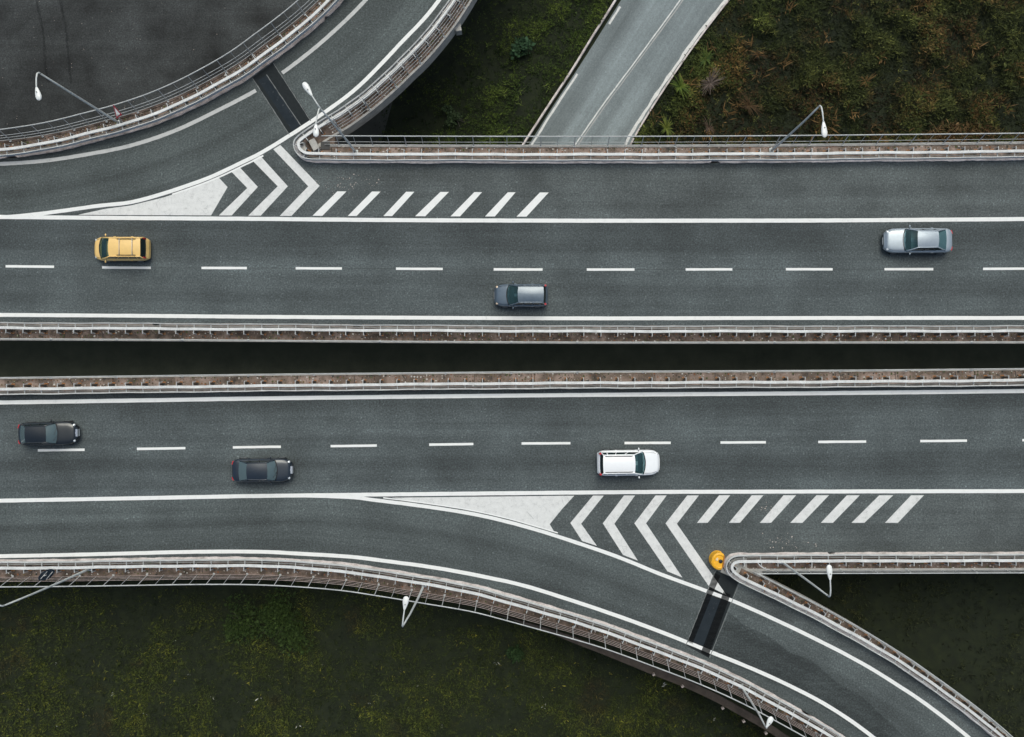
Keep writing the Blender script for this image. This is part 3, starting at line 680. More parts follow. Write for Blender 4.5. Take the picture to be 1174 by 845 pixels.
# bottom right nose: bent pipe and rusty post
pp = empty('bent_pipe', 'thin bent grey pipe arching between the railings at the bottom right nose', 'pipe', W(868,643,.1))
o0 = W(868,643,.1); MB().tube([W(868,643,.1)-o0, W(868,643.5,.7)-o0, W(869.5,646.5,.9)-o0, W(873,650,.95)-o0, W(878,652.6,.9)-o0, W(882,653,.5)-o0, W(882,653,.1)-o0], .035, 8).build('tube', 'steel_bright', pp, True)
rp = empty('marker_post', 'rusty orange post leaning over the bottom right slip road verge', 'post', W(876.5,672,.1))
o0 = W(876.5,672,.1); MB().tube([(0,0,0), W(876.6,678.5,.62)-o0], .05, 8).build('post', 'rust_orange', rp, True)
MB().lathe([(.09,-.02),(.09,.04)], n=10).build('foot', 'rust_orange', rp)

def grit(x0, x1, y0, y1, n, label):
    v = []; f = []
    for k in range(n):
        p = W(random.gauss((x0+x1)/2, (x1-x0)/4), random.gauss((y0+y1)/2, (y1-y0)/4)); rr = random.choice((.02,.03,.05)); a = random.uniform(0, 6.28); b = len(v)
        for t in range(4): v.append((p.x + rr*random.uniform(.5,1.4)*math.cos(a+t*1.57), p.y + rr*math.sin(a+t*1.57), .012 + random.uniform(0, .012)))
        f.append((b, b+1, b+2, b+3))
    tag(mk('grit', v, f, 'concrete'), label, 'grit', None, 'stuff')
grit(355, 440, 196, 226, 60, 'pale grit scattered on the asphalt right of the top gore nose')
grit(860, 930, 612, 630, 45, 'pale grit scattered on the asphalt above the bottom gore nose')
grit(868, 888, 576, 592, 14, 'pale chips between the hatch bars of the lower gore')
# ------------------------------------------------------------------ cars (front towards +x)
def grid(name, fn, nu, nv, mat, parent, smooth=True):
    v = [fn(i/nu, j/nv) for i in range(nu+1) for j in range(nv+1)]; k = nv+1
    o = mk(name, v, [(i*k+j, (i+1)*k+j, (i+1)*k+j+1, i*k+j+1) for i in range(nu) for j in range(nv)], mat, parent, smooth=smooth)
    return o
def car(name, label, loc, rz, L, Wd, Hh, wsb, wst, rr, rg, paint, roofw, belt=.92, glass='glass', wagon=False, front=.62, rack=None, head='headlamp', grille=False, frontround=.40, seats='seat_grey', wipers=True, roofmat=None):
    root = empty(name, label, 'car', loc, rz, 'cars driving on the motorway')
    X = lambda d: L/2 - d
    hw = Wd/2
    def half(d):
        a = max(0, 1 - d/.75); e = max(0, 1 - (L-d)/.5)
        return hw*(1 - frontround*a**2.6)*(1 - (.24 if wagon else .34)*e**2.4)*(1 - .02*(abs(d - L*.5)/L))
    def top(d):
        if d < wsb: return front + (belt-front)*min(1, (d/wsb))**.55
        if wagon: return belt - (0 if d < L-.25 else (d-L+.25)*.9)
        return belt + .03 if d < L-.3 else belt + .03 - (d-L+.3)*.55
    ds = [0,.02,.07,.16,.32,.55,.85, wsb, wsb+.4, L*.5, L*.66, L-.75, L-.4, L-.2, L-.08, L-.02, L]
    ds = sorted(set(round(d, 3) for d in ds))
    v = []; f = []
    for k, d in enumerate(ds):
        w = half(d); t = top(d); lowz = .28 if k in (0, len(ds)-1) else .2
        sh = .10 if d < .1 or d > L-.05 else 0
        ring = [(0,t+.035-sh),(.45*w,t+.03-sh),(.78*w,t+.005-sh),(.93*w,t-.05-sh),(w,t-.17-sh*.5),(w*1.005,.55),(w*.99,.40),(w*.93,lowz)]
        full = ring + [(-y, z) for y, z in ring[::-1][:-1]]
        v += [(X(d), y, z) for y, z in full]
    n = 15
    for k in range(len(ds)-1):
        for j in range(n-1): f.append((k*n+j, k*n+j+1, (k+1)*n+j+1, (k+1)*n+j))
        f.append((k*n+n-1, k*n, (k+1)*n, (k+1)*n+n-1))
        f.pop(); 
        f.append((k*n+7, k*n+8, (k+1)*n+8, (k+1)*n+7)) if False else None
        f.append((k*n+n-1, k*n, (k+1)*n, (k+1)*n+n-1))
    f += [tuple(range(n)), tuple((len(ds)-1)*n+j for j in range(n))[::-1]]
    # ring order: 0..7 right side down, 8..14 left side up to near the centre line
    body = mk('body', v, f, paint, root, smooth=True)
    sm = body.modifiers.new('round', 'SUBSURF'); sm.levels = 1; sm.render_levels = 2
    bm = bmesh.new(); bm.from_mesh(body.data); bmesh.ops.recalc_face_normals(bm, faces=bm.faces); bm.to_mesh(body.data); bm.free()
    zr = Hh - .06; wb = hw*.86; wr = roofw/2; zb = belt + .025
    cur = .16
    def screen(u, v_):
        s_ = (v_*2-1); x0 = X(wsb) + cur*(1-s_*s_) - .05; x1 = X(wst) + .05*(1-s_*s_)
        w = wb + (wr-wb)*u; bl = .045*math.sin(math.pi*u)*(1-s_*s_)
        z0 = zb + (0.0 if abs(s_) < .8 else 0)
        return (x0 + (x1-x0)*u + bl*.6, s_*w, z0 + (zr + .045*(1-s_*s_) - z0)*u + bl)
    def rear(u, v_):
        s_ = (v_*2-1); x0 = X(rg) - (.04 if wagon else .10)*(1-s_*s_); x1 = X(rr) - .03*(1-s_*s_)
        w = wb*.95 + (wr*.96-wb*.95)*u; z0 = zb + .01
        return (x0 + (x1-x0)*u, s_*w, z0 + (zr + .045*(1-s_*s_) - z0)*u)
    grid('windscreen', screen, 6, 10, glass, root)
    grid('rear_window', rear, 5, 8, glass if not wagon else 'glass_dark', root)
    for sd in (1, -1):
        def sidew(u, v_, sd=sd):
            xb = X(wsb+.06) + (X(rg-.02) - X(wsb+.06))*v_; xt = X(wst) + (X(rr) - X(wst))*v_
            fz = u; w = wb + (wr-wb)*u + .02*math.sin(math.pi*u)
            if wagon is False: w = w*(1 - .05*v_**3)
            return (xb + (xt-xb)*u, sd*w, zb + (zr-zb)*fz)
        grid('side_window', sidew, 3, 14, 'glass_dark', root)
        # pillars and roof rail in body colour
        e = .012
        P = [sidew(u, .0) for u in (0,.33,.66,1)]; Q = [sidew(u, 1.) for u in (0,.33,.66,1)]
        MB().tube([Vector(p)+Vector((0, sd*e, .01)) for p in P] + [Vector(sidew(1, t))+Vector((0, sd*e, .015)) for t in (.1,.3,.5,.7,.9)] + [Vector(p)+Vector((0, sd*e, .01)) for p in Q[::-1]], .042, 6).build('roof_frame', roofmat or paint, root, True)
        for t, r_ in ((.42, .028), (.74, .03)) if not wagon else ((.33,.028),(.62,.028),(.86,.04)):
            MB().tube([Vector(sidew(u, t))+Vector((0, sd*.006, 0)) for u in (0,.33,.66,1)], r_, 5).build('pillar', roofmat or (paint if wagon else 'trim_black'), root, True)
    def roof(u, v_):
        s_ = v_*2-1; x0 = X(wst) + .05*(1-s_*s_) + .01; x1 = X(rr) - .03*(1-s_*s_) - .01
        hump = .035*math.sin(math.pi*min(1, max(0, u)))
        return (x0 + (x1-x0)*u, s_*(wr+.015)*(1-.04*u*u), zr + .052*(1-s_*s_) + hump*(1-s_*s_) + .012)
    ro = grid('roof', roof, 10, 8, roofmat or paint, root)
    MB().box((X(wst)+(X(rr)-X(wst))*.5, 0, zr-.03), (abs(X(rr)-X(wst))*.96, roofw*.94, .02)).build('headliner', 'seat_dark', root)
    # interior
    it = MB().box((X((wsb+rg)/2), 0, zb-.02), (rg-wsb-.25, wb*1.8, .02)).build('interior', 'seat_dark', root)
    MB().box((X(wsb+.22), 0, zb+.03), (.34, wb*1.7, .06), 0, .12).build('dashboard', 'dash', it)
    for d0 in (wst+.18, wst+1.05):
        for y in (-.34, .34):
            MB().box((X(d0), y*Wd/1.75, zb+.16), (.16, .42, .34), 0, -.25).box((X(d0)-.06, y*Wd/1.75, zb+.38), (.1, .22, .14), 0, -.2).build('seat', seats, it)
            if d0 < wst+.5: MB().box((X(d0-.28), y*Wd/1.75, zb+.01), (.46, .42, .06)).build('seat_cushion', seats, it)
    # black cowl under the windscreen
    MB().tube([Vector(screen(0, t)) + Vector((.03, 0, -.005)) for t in np.linspace(0, 1, 11)], .032, 6).build('cowl', 'trim_black', root, True)
    if wipers:
        for y0 in (-.12, .42):
            p0 = Vector(screen(.02, .5 + y0/Wd)) + Vector((0,0,.03)); p1 = Vector(screen(.28, max(.05, .5 + (y0-.5)/Wd))) + Vector((0,0,.03))
            MB().tube([p0, p1], .01, 5).build('wiper', 'trim_black', root)
    # shut lines on the bonnet
    for sd in (1, -1):
        MB().tube([(X(d), sd*half(d)*.80, top(d)+.012) for d in np.linspace(.3, wsb-.02, 6)], .008, 4).build('shut_line', 'trim_black', root)
    # lights
    for sd in (1, -1):
        hl = MB(); M = Matrix.Translation((X(.27), sd*half(.16)*.80, top(.16)-.065)) @ Matrix.Rotation(-sd*.75, 4, 'Z') @ Matrix.Rotation(.35, 4, 'Y')
        hl.lathe([(.0,-.075),(.5,-.05),(.9,0),(.6,.055),(.05,.075)], M @ Matrix.Diagonal((.13,.24,1.0,1)), 14); hl.build('headlight', head, root, True)
        if wagon:
            tl = MB().box((X(L-.17), sd*hw*.80, zb+.08), (.13,.12,.34), sd*.2, .12)
        else:
            tl = MB().box((X(L-.13), sd*hw*.66, belt-.16), (.12,.26,.14), -sd*.3)
        tb = tl.build('tail_light', 'tail_red', root)
        # mirrors
        mm = MB().lathe([(.02,-.055),(.09,-.04),(.11,0),(.08,.05),(.02,.06)], Matrix.Translation((X(wsb+.32), sd*(hw+.09), belt+.04)) @ Matrix.Diagonal((.5,.9,.9,1)), 10)
        mm.build('mirror', paint if paint != 'car_blue' else 'car_blue', root, True)
        MB().tube([(X(wsb+.34), sd*(hw-.06), belt-.02), (X(wsb+.33), sd*(hw+.1), belt+.03)], .025, 5).build('mirror_arm', 'trim_black', root)
        # sills, wheels
        MB().box((X(L*.5), sd*(hw-.05), .27), (L*.52, .08, .12)).build('sill', 'trim_black', root)
        for dx in (.78, L-.72):
            M = Matrix.Translation((X(dx), sd*(hw-.085), .31)) @ Matrix.Rotation(math.pi/2, 4, 'X')
            w_ = MB().lathe([(.24,-.10),(.30,-.095),(.31,-.05),(.31,.05),(.30,.095),(.24,.10)], M, 20).build('wheel', 'tyre', root, True)
            MB().lathe([(.22,-.102),(.2,-.104),(.05,-.09),(.05,.09),(.2,.104),(.22,.102)], M, 16).build('rim', 'rim', w_)
        for t in (.30, .62): MB().box((X(L*t+.35), sd*(hw+.005), .74), (.16,.03,.035)).build('door_handle', paint, root)
    # bumpers, plates, grille
    MB().box((X(.015), 0, .42), (.05, Wd*.52, .12)).build('bumper_intake', 'trim_black', root)
    if grille:
        MB().box((X(.02), 0, .60), (.14, .52, .20)).build('grille', 'chrome', root)
        MB().lathe([(.01,0),(.07,.01),(.07,.03)], Matrix.Translation((X(.12),0,front+.03)), 10).build('badge', 'chrome', root)
    MB().box((X(0)+.012, 0, .40), (.02, .5, .11)).build('number_plate', 'plate', root)
    if rack:
        ra, rb_, bars = rack
        for sd in (1, -1):
            zt = zr + .10
            MB().tube([(X(ra), sd*wr*.88, zt-.06), (X(ra+.08), sd*wr*.88, zt), (X(rb_-.08), sd*wr*.88, zt), (X(rb_), sd*wr*.88, zt-.06)], .024, 6).build('roof_rail', 'trim_black', root, True)
        for d in bars: MB().tube([(X(d), -wr*.9, zr+.125), (X(d), wr*.9, zr+.125)], .024, 6).build('roof_bar', 'steel', root, True)
    return root
PI = math.pi
car('wagon_car', 'yellow wagon with roof bars in the upper carriageway at left', W(143.8,286.8,.006), PI, 3.9, 1.70, 1.55, .68, 1.50, 3.66, 3.80, 'car_yellow', 1.28, .93, wagon=True, rack=(2.05,3.35,(2.25,3.15)), glass='glass')
car('compact_car', 'dark blue-grey compact off-roader in the upper carriageway centre', W(597.2,339.6,.006), PI, 3.8, 1.62, 1.55, 1.02, 1.72, 3.44, 3.62, 'car_blue', 1.10, .95, wagon=True, head='headlamp_warm', roofmat=None, seats='seat_dark')
car('sedan_car', 'silver grey sedan in the upper carriageway at right', W(1047.7,277.4,.006), PI, 4.8, 1.76, 1.42, 1.34, 2.05, 3.45, 4.20, 'car_silver', 1.16, .90)
car('sedan_car', 'black sedan at the far left of the lower carriageway, in its top lane', W(60.6,496.2,.006), math.radians(1.5), 4.15, 1.66, 1.40, 1.34, 1.86, 3.25, 3.78, 'car_black', 1.14, .90, grille=True, seats='seat_dark', frontround=.5, glass='glass_sky_tint')
car('sedan_car', 'dark navy saloon in the bottom lane of the lower carriageway, left of centre', W(303.4,537.8,.006), math.radians(.6), 4.25, 1.68, 1.42, 1.10, 1.58, 2.95, 3.62, 'car_navy', 1.16, .90, grille=True, frontround=.48, glass='glass_sky_tint')
car('wagon_car', 'white estate car with red tail lights in the lower carriageway, right of centre', W(719.2,529.4,.006), math.radians(.8), 4.45, 1.82, 1.50, 1.22, 1.92, 4.08, 4.24, 'car_white', 1.26, .93, wagon=True, rack=(2.05,3.95,()), frontround=.46)

# ------------------------------------------------------------------ ground level
def gw(x, y, dz=0): return W(x, y, GZ + dz)
gr = mk('ground', [(-1500,-1500,GZ),(1500,-1500,GZ),(1500,1500,GZ),(-1500,1500,GZ)], [(0,1,2,3)], 'soil', None); tag(gr, kind='structure', label='dark soil ground beneath the bridges', cat='ground')
yard = poly('asphalt_yard', [gw(x, y).to_2d() for x, y in ((-900,-900),(520,-900),(480,-300),(440,-60),(400,60),(330,150),(200,260),(-900,300))], GZ+.012, 'asphalt_yard'); tag(yard, 'dark stained asphalt yard below the bridges at top left', 'yard', None, 'structure')
pp2 = poly('lightened_ground', [gw(x, y).to_2d() for x, y in ((330,190),(335,150),(404,60),(444,-60),(520,-60),(478,40),(452,110),(430,190))], GZ+.008, 'soil_pale'); tag(pp2, 'dark bare ground strip below the top slip road', 'ground', None, 'structure')
def yard_marks():
    v = []; f = []; rr_ = random.Random(3)
    for k in range(170):
        x, y = rr_.uniform(-60, 360), rr_.uniform(-60, 175); p = gw(x, y); rad = rr_.choice((.015,.02,.03)); a = rr_.uniform(0, 6.28); b = len(v)
        for t in range(4): v.append((p.x + rad*math.cos(a+t*1.57)*rr_.uniform(.6,1.3), p.y + rad*math.sin(a+t*1.57), GZ+.03))
        f.append((b, b+1, b+2, b+3))
    tag(mk('grit', v, f, 'concrete'), 'tiny pale grit specks strewn over the dark yard', 'grit', None, 'stuff')
    for k, q in enumerate((((38,-20),(50,40),(52,75),(56,95)), ((66,-20),(76,36),(79,70),(82,96)))):
        pl_ = resample([gw(x, y).to_2d() for x, y in q], 30)
        ribbon('tyre_mark', pl_, .2, GZ+.016+.002*k, 'stain_film', yard, 0, .05)
plain('yard_scuff', (.065, .07, .07), .9, var=.5)
yard_marks()
# the road passing underneath
def gcurve(px): return curve([(587+(x-587)*(H-GZ)/H, 422.5+(y-422.5)*(H-GZ)/H) for x, y in px], .6)
Lf = [(-900,262),(200,262),(430,254),(520,238),(572,208),(604,160),(630.5,119.5),(657.2,79),(681,40),(706.3,0),(745,-66),(790,-150),(850,-270),(1120,-810)]
Lm = [(-900,268),(200,268),(435,260),(528,243),(580,210),(611.5,163),(638,121),(666.7,77.7),(690,41),(715,1),(753,-62),(800,-146),(860,-266),(1130,-806)]
Cm = [(-900,315),(200,315),(440,308),(560,285),(622,225),(661.3,163.5),(690,122),(719.9,81.8),(750,41),(781.2,-2),(822,-62),(872,-140),(940,-250),(1210,-790)]
Rm = [(-900,362),(200,362),(470,358),(600,330),(682,232),(717,163.5),(743,121.5),(774.4,75),(801.7,37),(831,0),(876,-54),(930,-124),(1010,-230),(1280,-770)]
Rf = [(-900,368),(200,368),(474,364),(608,336),(690,236),(724,163.5),(751,118),(785.3,67),(810,33),(836,0),(884,-54),(938,-124),(1018,-230),(1288,-770)]
kf = [gcurve(q) for q in (Lf, Lm, Cm, Rm, Rf)]
ur = loft('underpass_road', gcurve([(x-3.5, y) for x, y in Lm]), kf[4], GZ+.03, 'asphalt_old', None, 300, 8); tag(ur, 'pale grey road passing beneath the bridges at top centre', 'road', None, 'structure')
def broken(pl, spans, w, mat):
    s = arclen(pl); 
    for a, b in spans:
        q = [p for p in pl if px2x(0) and a <= 422.5 - p.y*S*H/(H-GZ) <= b]
        if len(q) > 1: ribbon('edge_line', q, w, GZ+.034, mat, ur, 0, .02)
broken(kf[1], ((-800,-40),(5,30),(36,45),(64,72),(78,600)), .17, 'paint_old')
ribbon('centre_line', kf[2], .10, GZ+.034, 'paint_old', ur, .0, .015)
ribbon('centre_line', [p for p in kf[2] if p.y > 17], .09, GZ+.034, 'paint_grey', ur, -.19, .02)
ribbon('edge_line', kf[3], .24, GZ+.034, 'paint_old', ur, -.05, .05)
for pl, lb, wv_ in ((kf[0], 'thin pale concrete kerb wall along the left side of the road below', .15), (kf[4], 'thin pale concrete kerb wall along the right side of the road below', .13)):
    o = sweep('kerb_wall', resample(pl, 360), [(-wv_/2, GZ), (-wv_/2, GZ+.45), (wv_/2, GZ+.45), (wv_/2, GZ)], 1, 'concrete_pale', None); tag(o, lb, 'kerb wall')

uf = poly('lightened_ground', [gw(x, y).to_2d() for x, y in ((-900,374),(2000,374),(2000,468),(-900,468))], GZ+.01, 'soil_gap_lift'); tag(uf, 'pale ground strip added to lift the dark gap between the carriageways', 'ground', None, 'structure')  # added strip, paler than the ground so the gap reads brighter
# retaining wall below the bottom slip road
zw = -3.6
rw = [(560,700),(587,709.5),(632,722),(680,739),(718,753.5),(752,767),(790,782),(824,798),(852,813.5),(884,832),(912,851),(945,876),(985,911),(1030,961)]
pl = curve([(587+(x-587)*(H-zw)/H, 422.5+(y-422.5)*(H-zw)/H) for x, y in rw], .5)
wfac = [float(np.interp(p.x, [px2x(587), px2x(660), px2x(760)], [.15, .8, 1.0])) for p in pl]
rwall = sweep('retaining_wall', pl, [(-.05, GZ), (-.05, zw), (.52, zw-.05), (.52, GZ)], -1, 'wall_brown', None, wid=lambda i: wfac[i]); tag(rwall, 'weathered brown retaining wall below the bottom slip road', 'retaining wall')
eb = sweep('shade_fill', pl, [(-6, zw-.9), (-.06, zw-.12), (-.06, GZ), (-6, GZ)], -1, 'soil', None); tag(eb, 'dark fill behind the brown retaining wall, added as shade under the bottom slip road', 'shade_fill', None, 'structure')  # dark fill added to cover the lit wall face and read as shade
for i, (x, y) in enumerate(((749,772.5),(782,786),(828,811),(852,826),(877.5,839.5))):
    b_ = MB().box((0,0,.12),(.2,.14,.24), .5); o = b_.build('cap_block', 'concrete', rwall); o.location = W(x, y, zw)

# ------------------------------------------------------------------ vegetation
def vnoise(x, y, sc, seed):
    r = np.random.default_rng(seed); T = r.random((64, 64)); X = (x*sc) % 64; Y = (y*sc) % 64
    i = X.astype(int); j = Y.astype(int); fx = X-i; fy = Y-j; fx = fx*fx*(3-2*fx); fy = fy*fy*(3-2*fy)
    i1 = (i+1) % 64; j1 = (j+1) % 64
    return (T[i,j]*(1-fx)+T[i1,j]*fx)*(1-fy) + (T[i,j1]*(1-fx)+T[i1,j1]*fx)*fy
def fbm(x, y, sc, seed): return (vnoise(x,y,sc,seed) + .5*vnoise(x,y,sc*2.1,seed+1) + .25*vnoise(x,y,sc*4.3,seed+2))/1.75
def leaves(name, cx, cy, cz, size, col, nleaf, mat='foliage', up=.6, seed=1, aspect=.35, parent=None):
    """one mesh of leaf blades: nleaf per tuft centre"""
    r = np.random.default_rng(seed); n = len(cx); K = n*nleaf
    cx = np.repeat(cx, nleaf); cy = np.repeat(cy, nleaf); cz = np.repeat(cz, nleaf); size = np.repeat(size*(.6 + 1.5*r.random(n)**3), nleaf); col = np.repeat(col, nleaf, axis=0)
    a = r.uniform(0, 2*np.pi, K); el = r.uniform(.1, up, K)*np.pi/2; L = size*r.uniform(.5, 1.25, K); w = L*aspect*r.uniform(.6, 1.3, K)
    dx, dy, dz = np.cos(a)*np.cos(el), np.sin(a)*np.cos(el), np.sin(el); sx, sy = -np.sin(a), np.cos(a)
    ox = cx + r.normal(0, 1, K)*size*.3; oy = cy + r.normal(0, 1, K)*size*.3; tilt = r.uniform(-.5, .5, K)
    v = np.zeros((K, 4, 3), np.float32)
    v[:,0] = np.stack([ox, oy, cz], 1)
    m = .5
    v[:,1] = np.stack([ox+dx*L*m+sx*w/2, oy+dy*L*m+sy*w/2, cz+dz*L*m+tilt*w], 1)
    v[:,2] = np.stack([ox+dx*L, oy+dy*L, cz+dz*L*.85], 1)
    v[:,3] = np.stack([ox+dx*L*m-sx*w/2, oy+dy*L*m-sy*w/2, cz+dz*L*m-tilt*w], 1)
    col = np.clip(col*r.uniform(.7, 1.3, (K, 1)), 0, 1)
    me = bpy.data.meshes.new(name); me.vertices.add(K*4); me.vertices.foreach_set('co', v.ravel())
    me.loops.add(K*4); me.loops.foreach_set('vertex_index', np.arange(K*4, dtype=np.int32))
    me.polygons.add(K); me.polygons.foreach_set('loop_start', np.arange(0, K*4, 4, dtype=np.int32)); 
    me.update(calc_edges=True)
    ca = me.color_attributes.new('tint', 'FLOAT_COLOR', 'POINT'); cc_ = np.ones((K, 4, 4), np.float32); cc_[:,:,:3] = col[:,None,:]
    ca.data.foreach_set('color', cc_.ravel()); me.materials.append(MATS[mat])
    o = bpy.data.objects.new(name, me); C.objects.link(o)
    if parent: o.parent = parent
    return o
def scatter(x0, x1, y0, y1, dens, seed, mask=None):
    a, b = gw(x0, y0), gw(x1, y1); ax, bx = min(a.x,b.x), max(a.x,b.x); ay, by = min(a.y,b.y), max(a.y,b.y)
    r = np.random.default_rng(seed); n = int((bx-ax)*(by-ay)*dens); x = r.uniform(ax, bx, n); y = r.uniform(ay, by, n)
    px = 587 + x*S*H/(H-GZ); py = 422.5 - y*S*H/(H-GZ)
    if mask is not None: k = mask(px, py); x, y, px, py = x[k], y[k], px[k], py[k]
    return x, y, px, py
FG = 1.5
def palette(w, cols): 
    cols = np.array(cols); w = np.clip(w, 0, .9999)*(len(cols)-1); i = w.astype(int); f = (w-i)[:,None]
    return (cols[i]*(1-f) + cols[i+1]*f)*FG
lx = lambda py: np.interp(py, [-270,-150,-66,0,40,79,119.5,160,232], [850,790,745,706,681,657,630.5,604,560])
rx = lambda py: np.interp(py, [-230,-124,-54,0,33,67,118,163.5,236], [1018,938,884,836,810,785,751,724,698])
def cluster_z(x, y, amp, sc, seed): return GZ + amp*np.clip(fbm(x, y, sc, seed)-.35, 0, 1)*2
# mossy green scrub between the slip road and the road below
x, y, px, py = scatter(395, 860, -150, 215, 110, 11, lambda px, py: (px < lx(py)-2) & (px > np.interp(py, [-150,0,100,200], [560,540,455,400])))
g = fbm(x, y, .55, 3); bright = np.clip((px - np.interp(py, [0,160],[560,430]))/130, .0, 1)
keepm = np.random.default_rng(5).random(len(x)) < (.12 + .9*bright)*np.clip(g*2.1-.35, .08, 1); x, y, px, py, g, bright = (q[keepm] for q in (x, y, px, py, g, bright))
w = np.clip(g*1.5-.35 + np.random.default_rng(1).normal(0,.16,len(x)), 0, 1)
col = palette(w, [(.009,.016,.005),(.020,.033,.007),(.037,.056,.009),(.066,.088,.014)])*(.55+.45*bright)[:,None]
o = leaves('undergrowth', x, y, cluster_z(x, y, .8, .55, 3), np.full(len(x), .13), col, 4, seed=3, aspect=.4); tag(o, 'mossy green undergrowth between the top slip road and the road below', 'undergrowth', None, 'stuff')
# brownish scrub at top right
x, y, px, py = scatter(690, 1330, -150, 215, 120, 12, lambda px, py: px > rx(py)+3)
g = fbm(x, y, .5, 13); g2 = fbm(x, y, .33, 23)
k = np.random.default_rng(6).random(len(x)) < np.clip(g*2.3-.3, .35, 1); x, y, px, py, g, g2 = (q[k] for q in (x, y, px, py, g, g2))
rr_ = np.random.default_rng(2); w = np.clip(g*1.5-.4 + rr_.normal(0,.17,len(x)), 0, 1)
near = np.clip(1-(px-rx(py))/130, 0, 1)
col = palette(w, [(.008,.011,.004),(.016,.021,.006),(.032,.038,.010),(.070,.076,.018)]); brown = palette(w, [(.012,.009,.005),(.030,.020,.008),(.068,.040,.013),(.12,.072,.028)])
br_ = (np.clip((g2-.45)*6, 0, 1)*(rr_.random(len(x)) < .6))[:,None]; col = col*(1-br_) + brown*br_
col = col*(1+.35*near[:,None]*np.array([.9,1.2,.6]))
o = leaves('undergrowth', x, y, cluster_z(x, y, 1.1, .5, 13), np.full(len(x), .20), col, 3, seed=4, aspect=.30); tag(o, 'dark brown and green scrub to the right of the road below', 'undergrowth', None, 'stuff')
def bursts(name, n, x0, x1, y0, y1, mask, cols, seed, label, kmax=14, L=.45):
    x, y, px, py = scatter(x0, x1, y0, y1, n, seed, mask); c = palette(np.random.default_rng(seed).random(len(x)), cols)
    z = np.full(len(x), GZ+.55)
    o = leaves(name, x, y, z, np.full(len(x), L), c, kmax, seed=seed, aspect=.11, up=.8)
    # gather the blades of a burst at one point
    return tag(o, label, 'tufts', None, 'stuff')
bursts('grass_tufts', .5, 690, 1330, -150, 180, lambda px, py: px > rx(py)+6, [(.020,.026,.008),(.045,.052,.014),(.085,.088,.022),(.050,.032,.013),(.115,.068,.026)], 71, 'green and amber grass tufts among the scrub right of the road below')
bursts('grass_tufts', .28, 395, 860, -150, 180, lambda px, py: (px < lx(py)-8) & (px > np.interp(py, [-150,0,100,200], [600,590,520,470])), [(.018,.030,.008),(.040,.060,.012),(.075,.10,.02)], 72, 'green grass tufts among the moss left of the road below', 12, .3)
bursts('grass_tufts', .30, -120, 900, 690, 960, lambda px, py: (py > np.interp(px, [-120,300,560,1000],[680,690,730,885])), [(.016,.024,.008),(.034,.044,.012),(.07,.078,.018),(.03,.04,.012)], 73, 'taller grass tufts in the meadow along the bottom', 12, .26)
# reddish dry grass strip under the right end of the top railing
x, y, px, py = scatter(1035, 1330, 145, 185, 60, 14, lambda px, py: py > 148+8*np.sin(px*.05))
col = palette(rr_.random(len(x)), [(.035,.022,.010),(.085,.048,.022),(.13,.08,.038),(.05,.05,.018)])
o = leaves('dry_grass', x, y, np.full(len(x), GZ+.6), np.full(len(x), .32), col, 4, seed=5, aspect=.12, up=.9); tag(o, 'reddish dry grass just beyond the railing at the far right', 'dry grass', None, 'stuff')
# meadow along the bottom
x, y, px, py = scatter(-120, 960, 625, 960, 120, 15, lambda px, py: (py > np.interp(px, [-120,300,560,1000],[625,625,690,845])))
g = fbm(x, y, .35, 33); g2 = fbm(x, y, .9, 43)
light = np.clip((py-668)/95 , .12, 1)*np.clip(.35+(px+60)/300, .35, 1)  # thins the tufts towards the slip road to imitate its shade
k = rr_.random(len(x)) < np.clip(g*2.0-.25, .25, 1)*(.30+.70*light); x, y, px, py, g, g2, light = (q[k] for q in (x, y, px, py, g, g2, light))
w = np.clip(g*1.1+g2*.6-.45 + rr_.normal(0,.17,len(x)), 0, 1)
col = palette(w, [(.011,.016,.006),(.023,.031,.008),(.042,.053,.010),(.095,.100,.015)])
yl = rr_.random(len(x)) < .012; col[yl] = (.22,.20,.03); wt = rr_.random(len(x)) < .0015; col[wt] = (.5,.5,.48)
rd = (np.clip((fbm(x, y, .3, 63)-.66)*6, 0, .6))[:,None]; col = col*(1-rd) + np.array([.05,.032,.02])*rd
o = leaves('meadow', x, y, cluster_z(x, y, .35, .6, 33), np.full(len(x), .17), col, 3, seed=6, aspect=.2, up=.9); tag(o, 'dark green meadow with yellow flecks along the bottom of the picture', 'meadow', None, 'stuff')
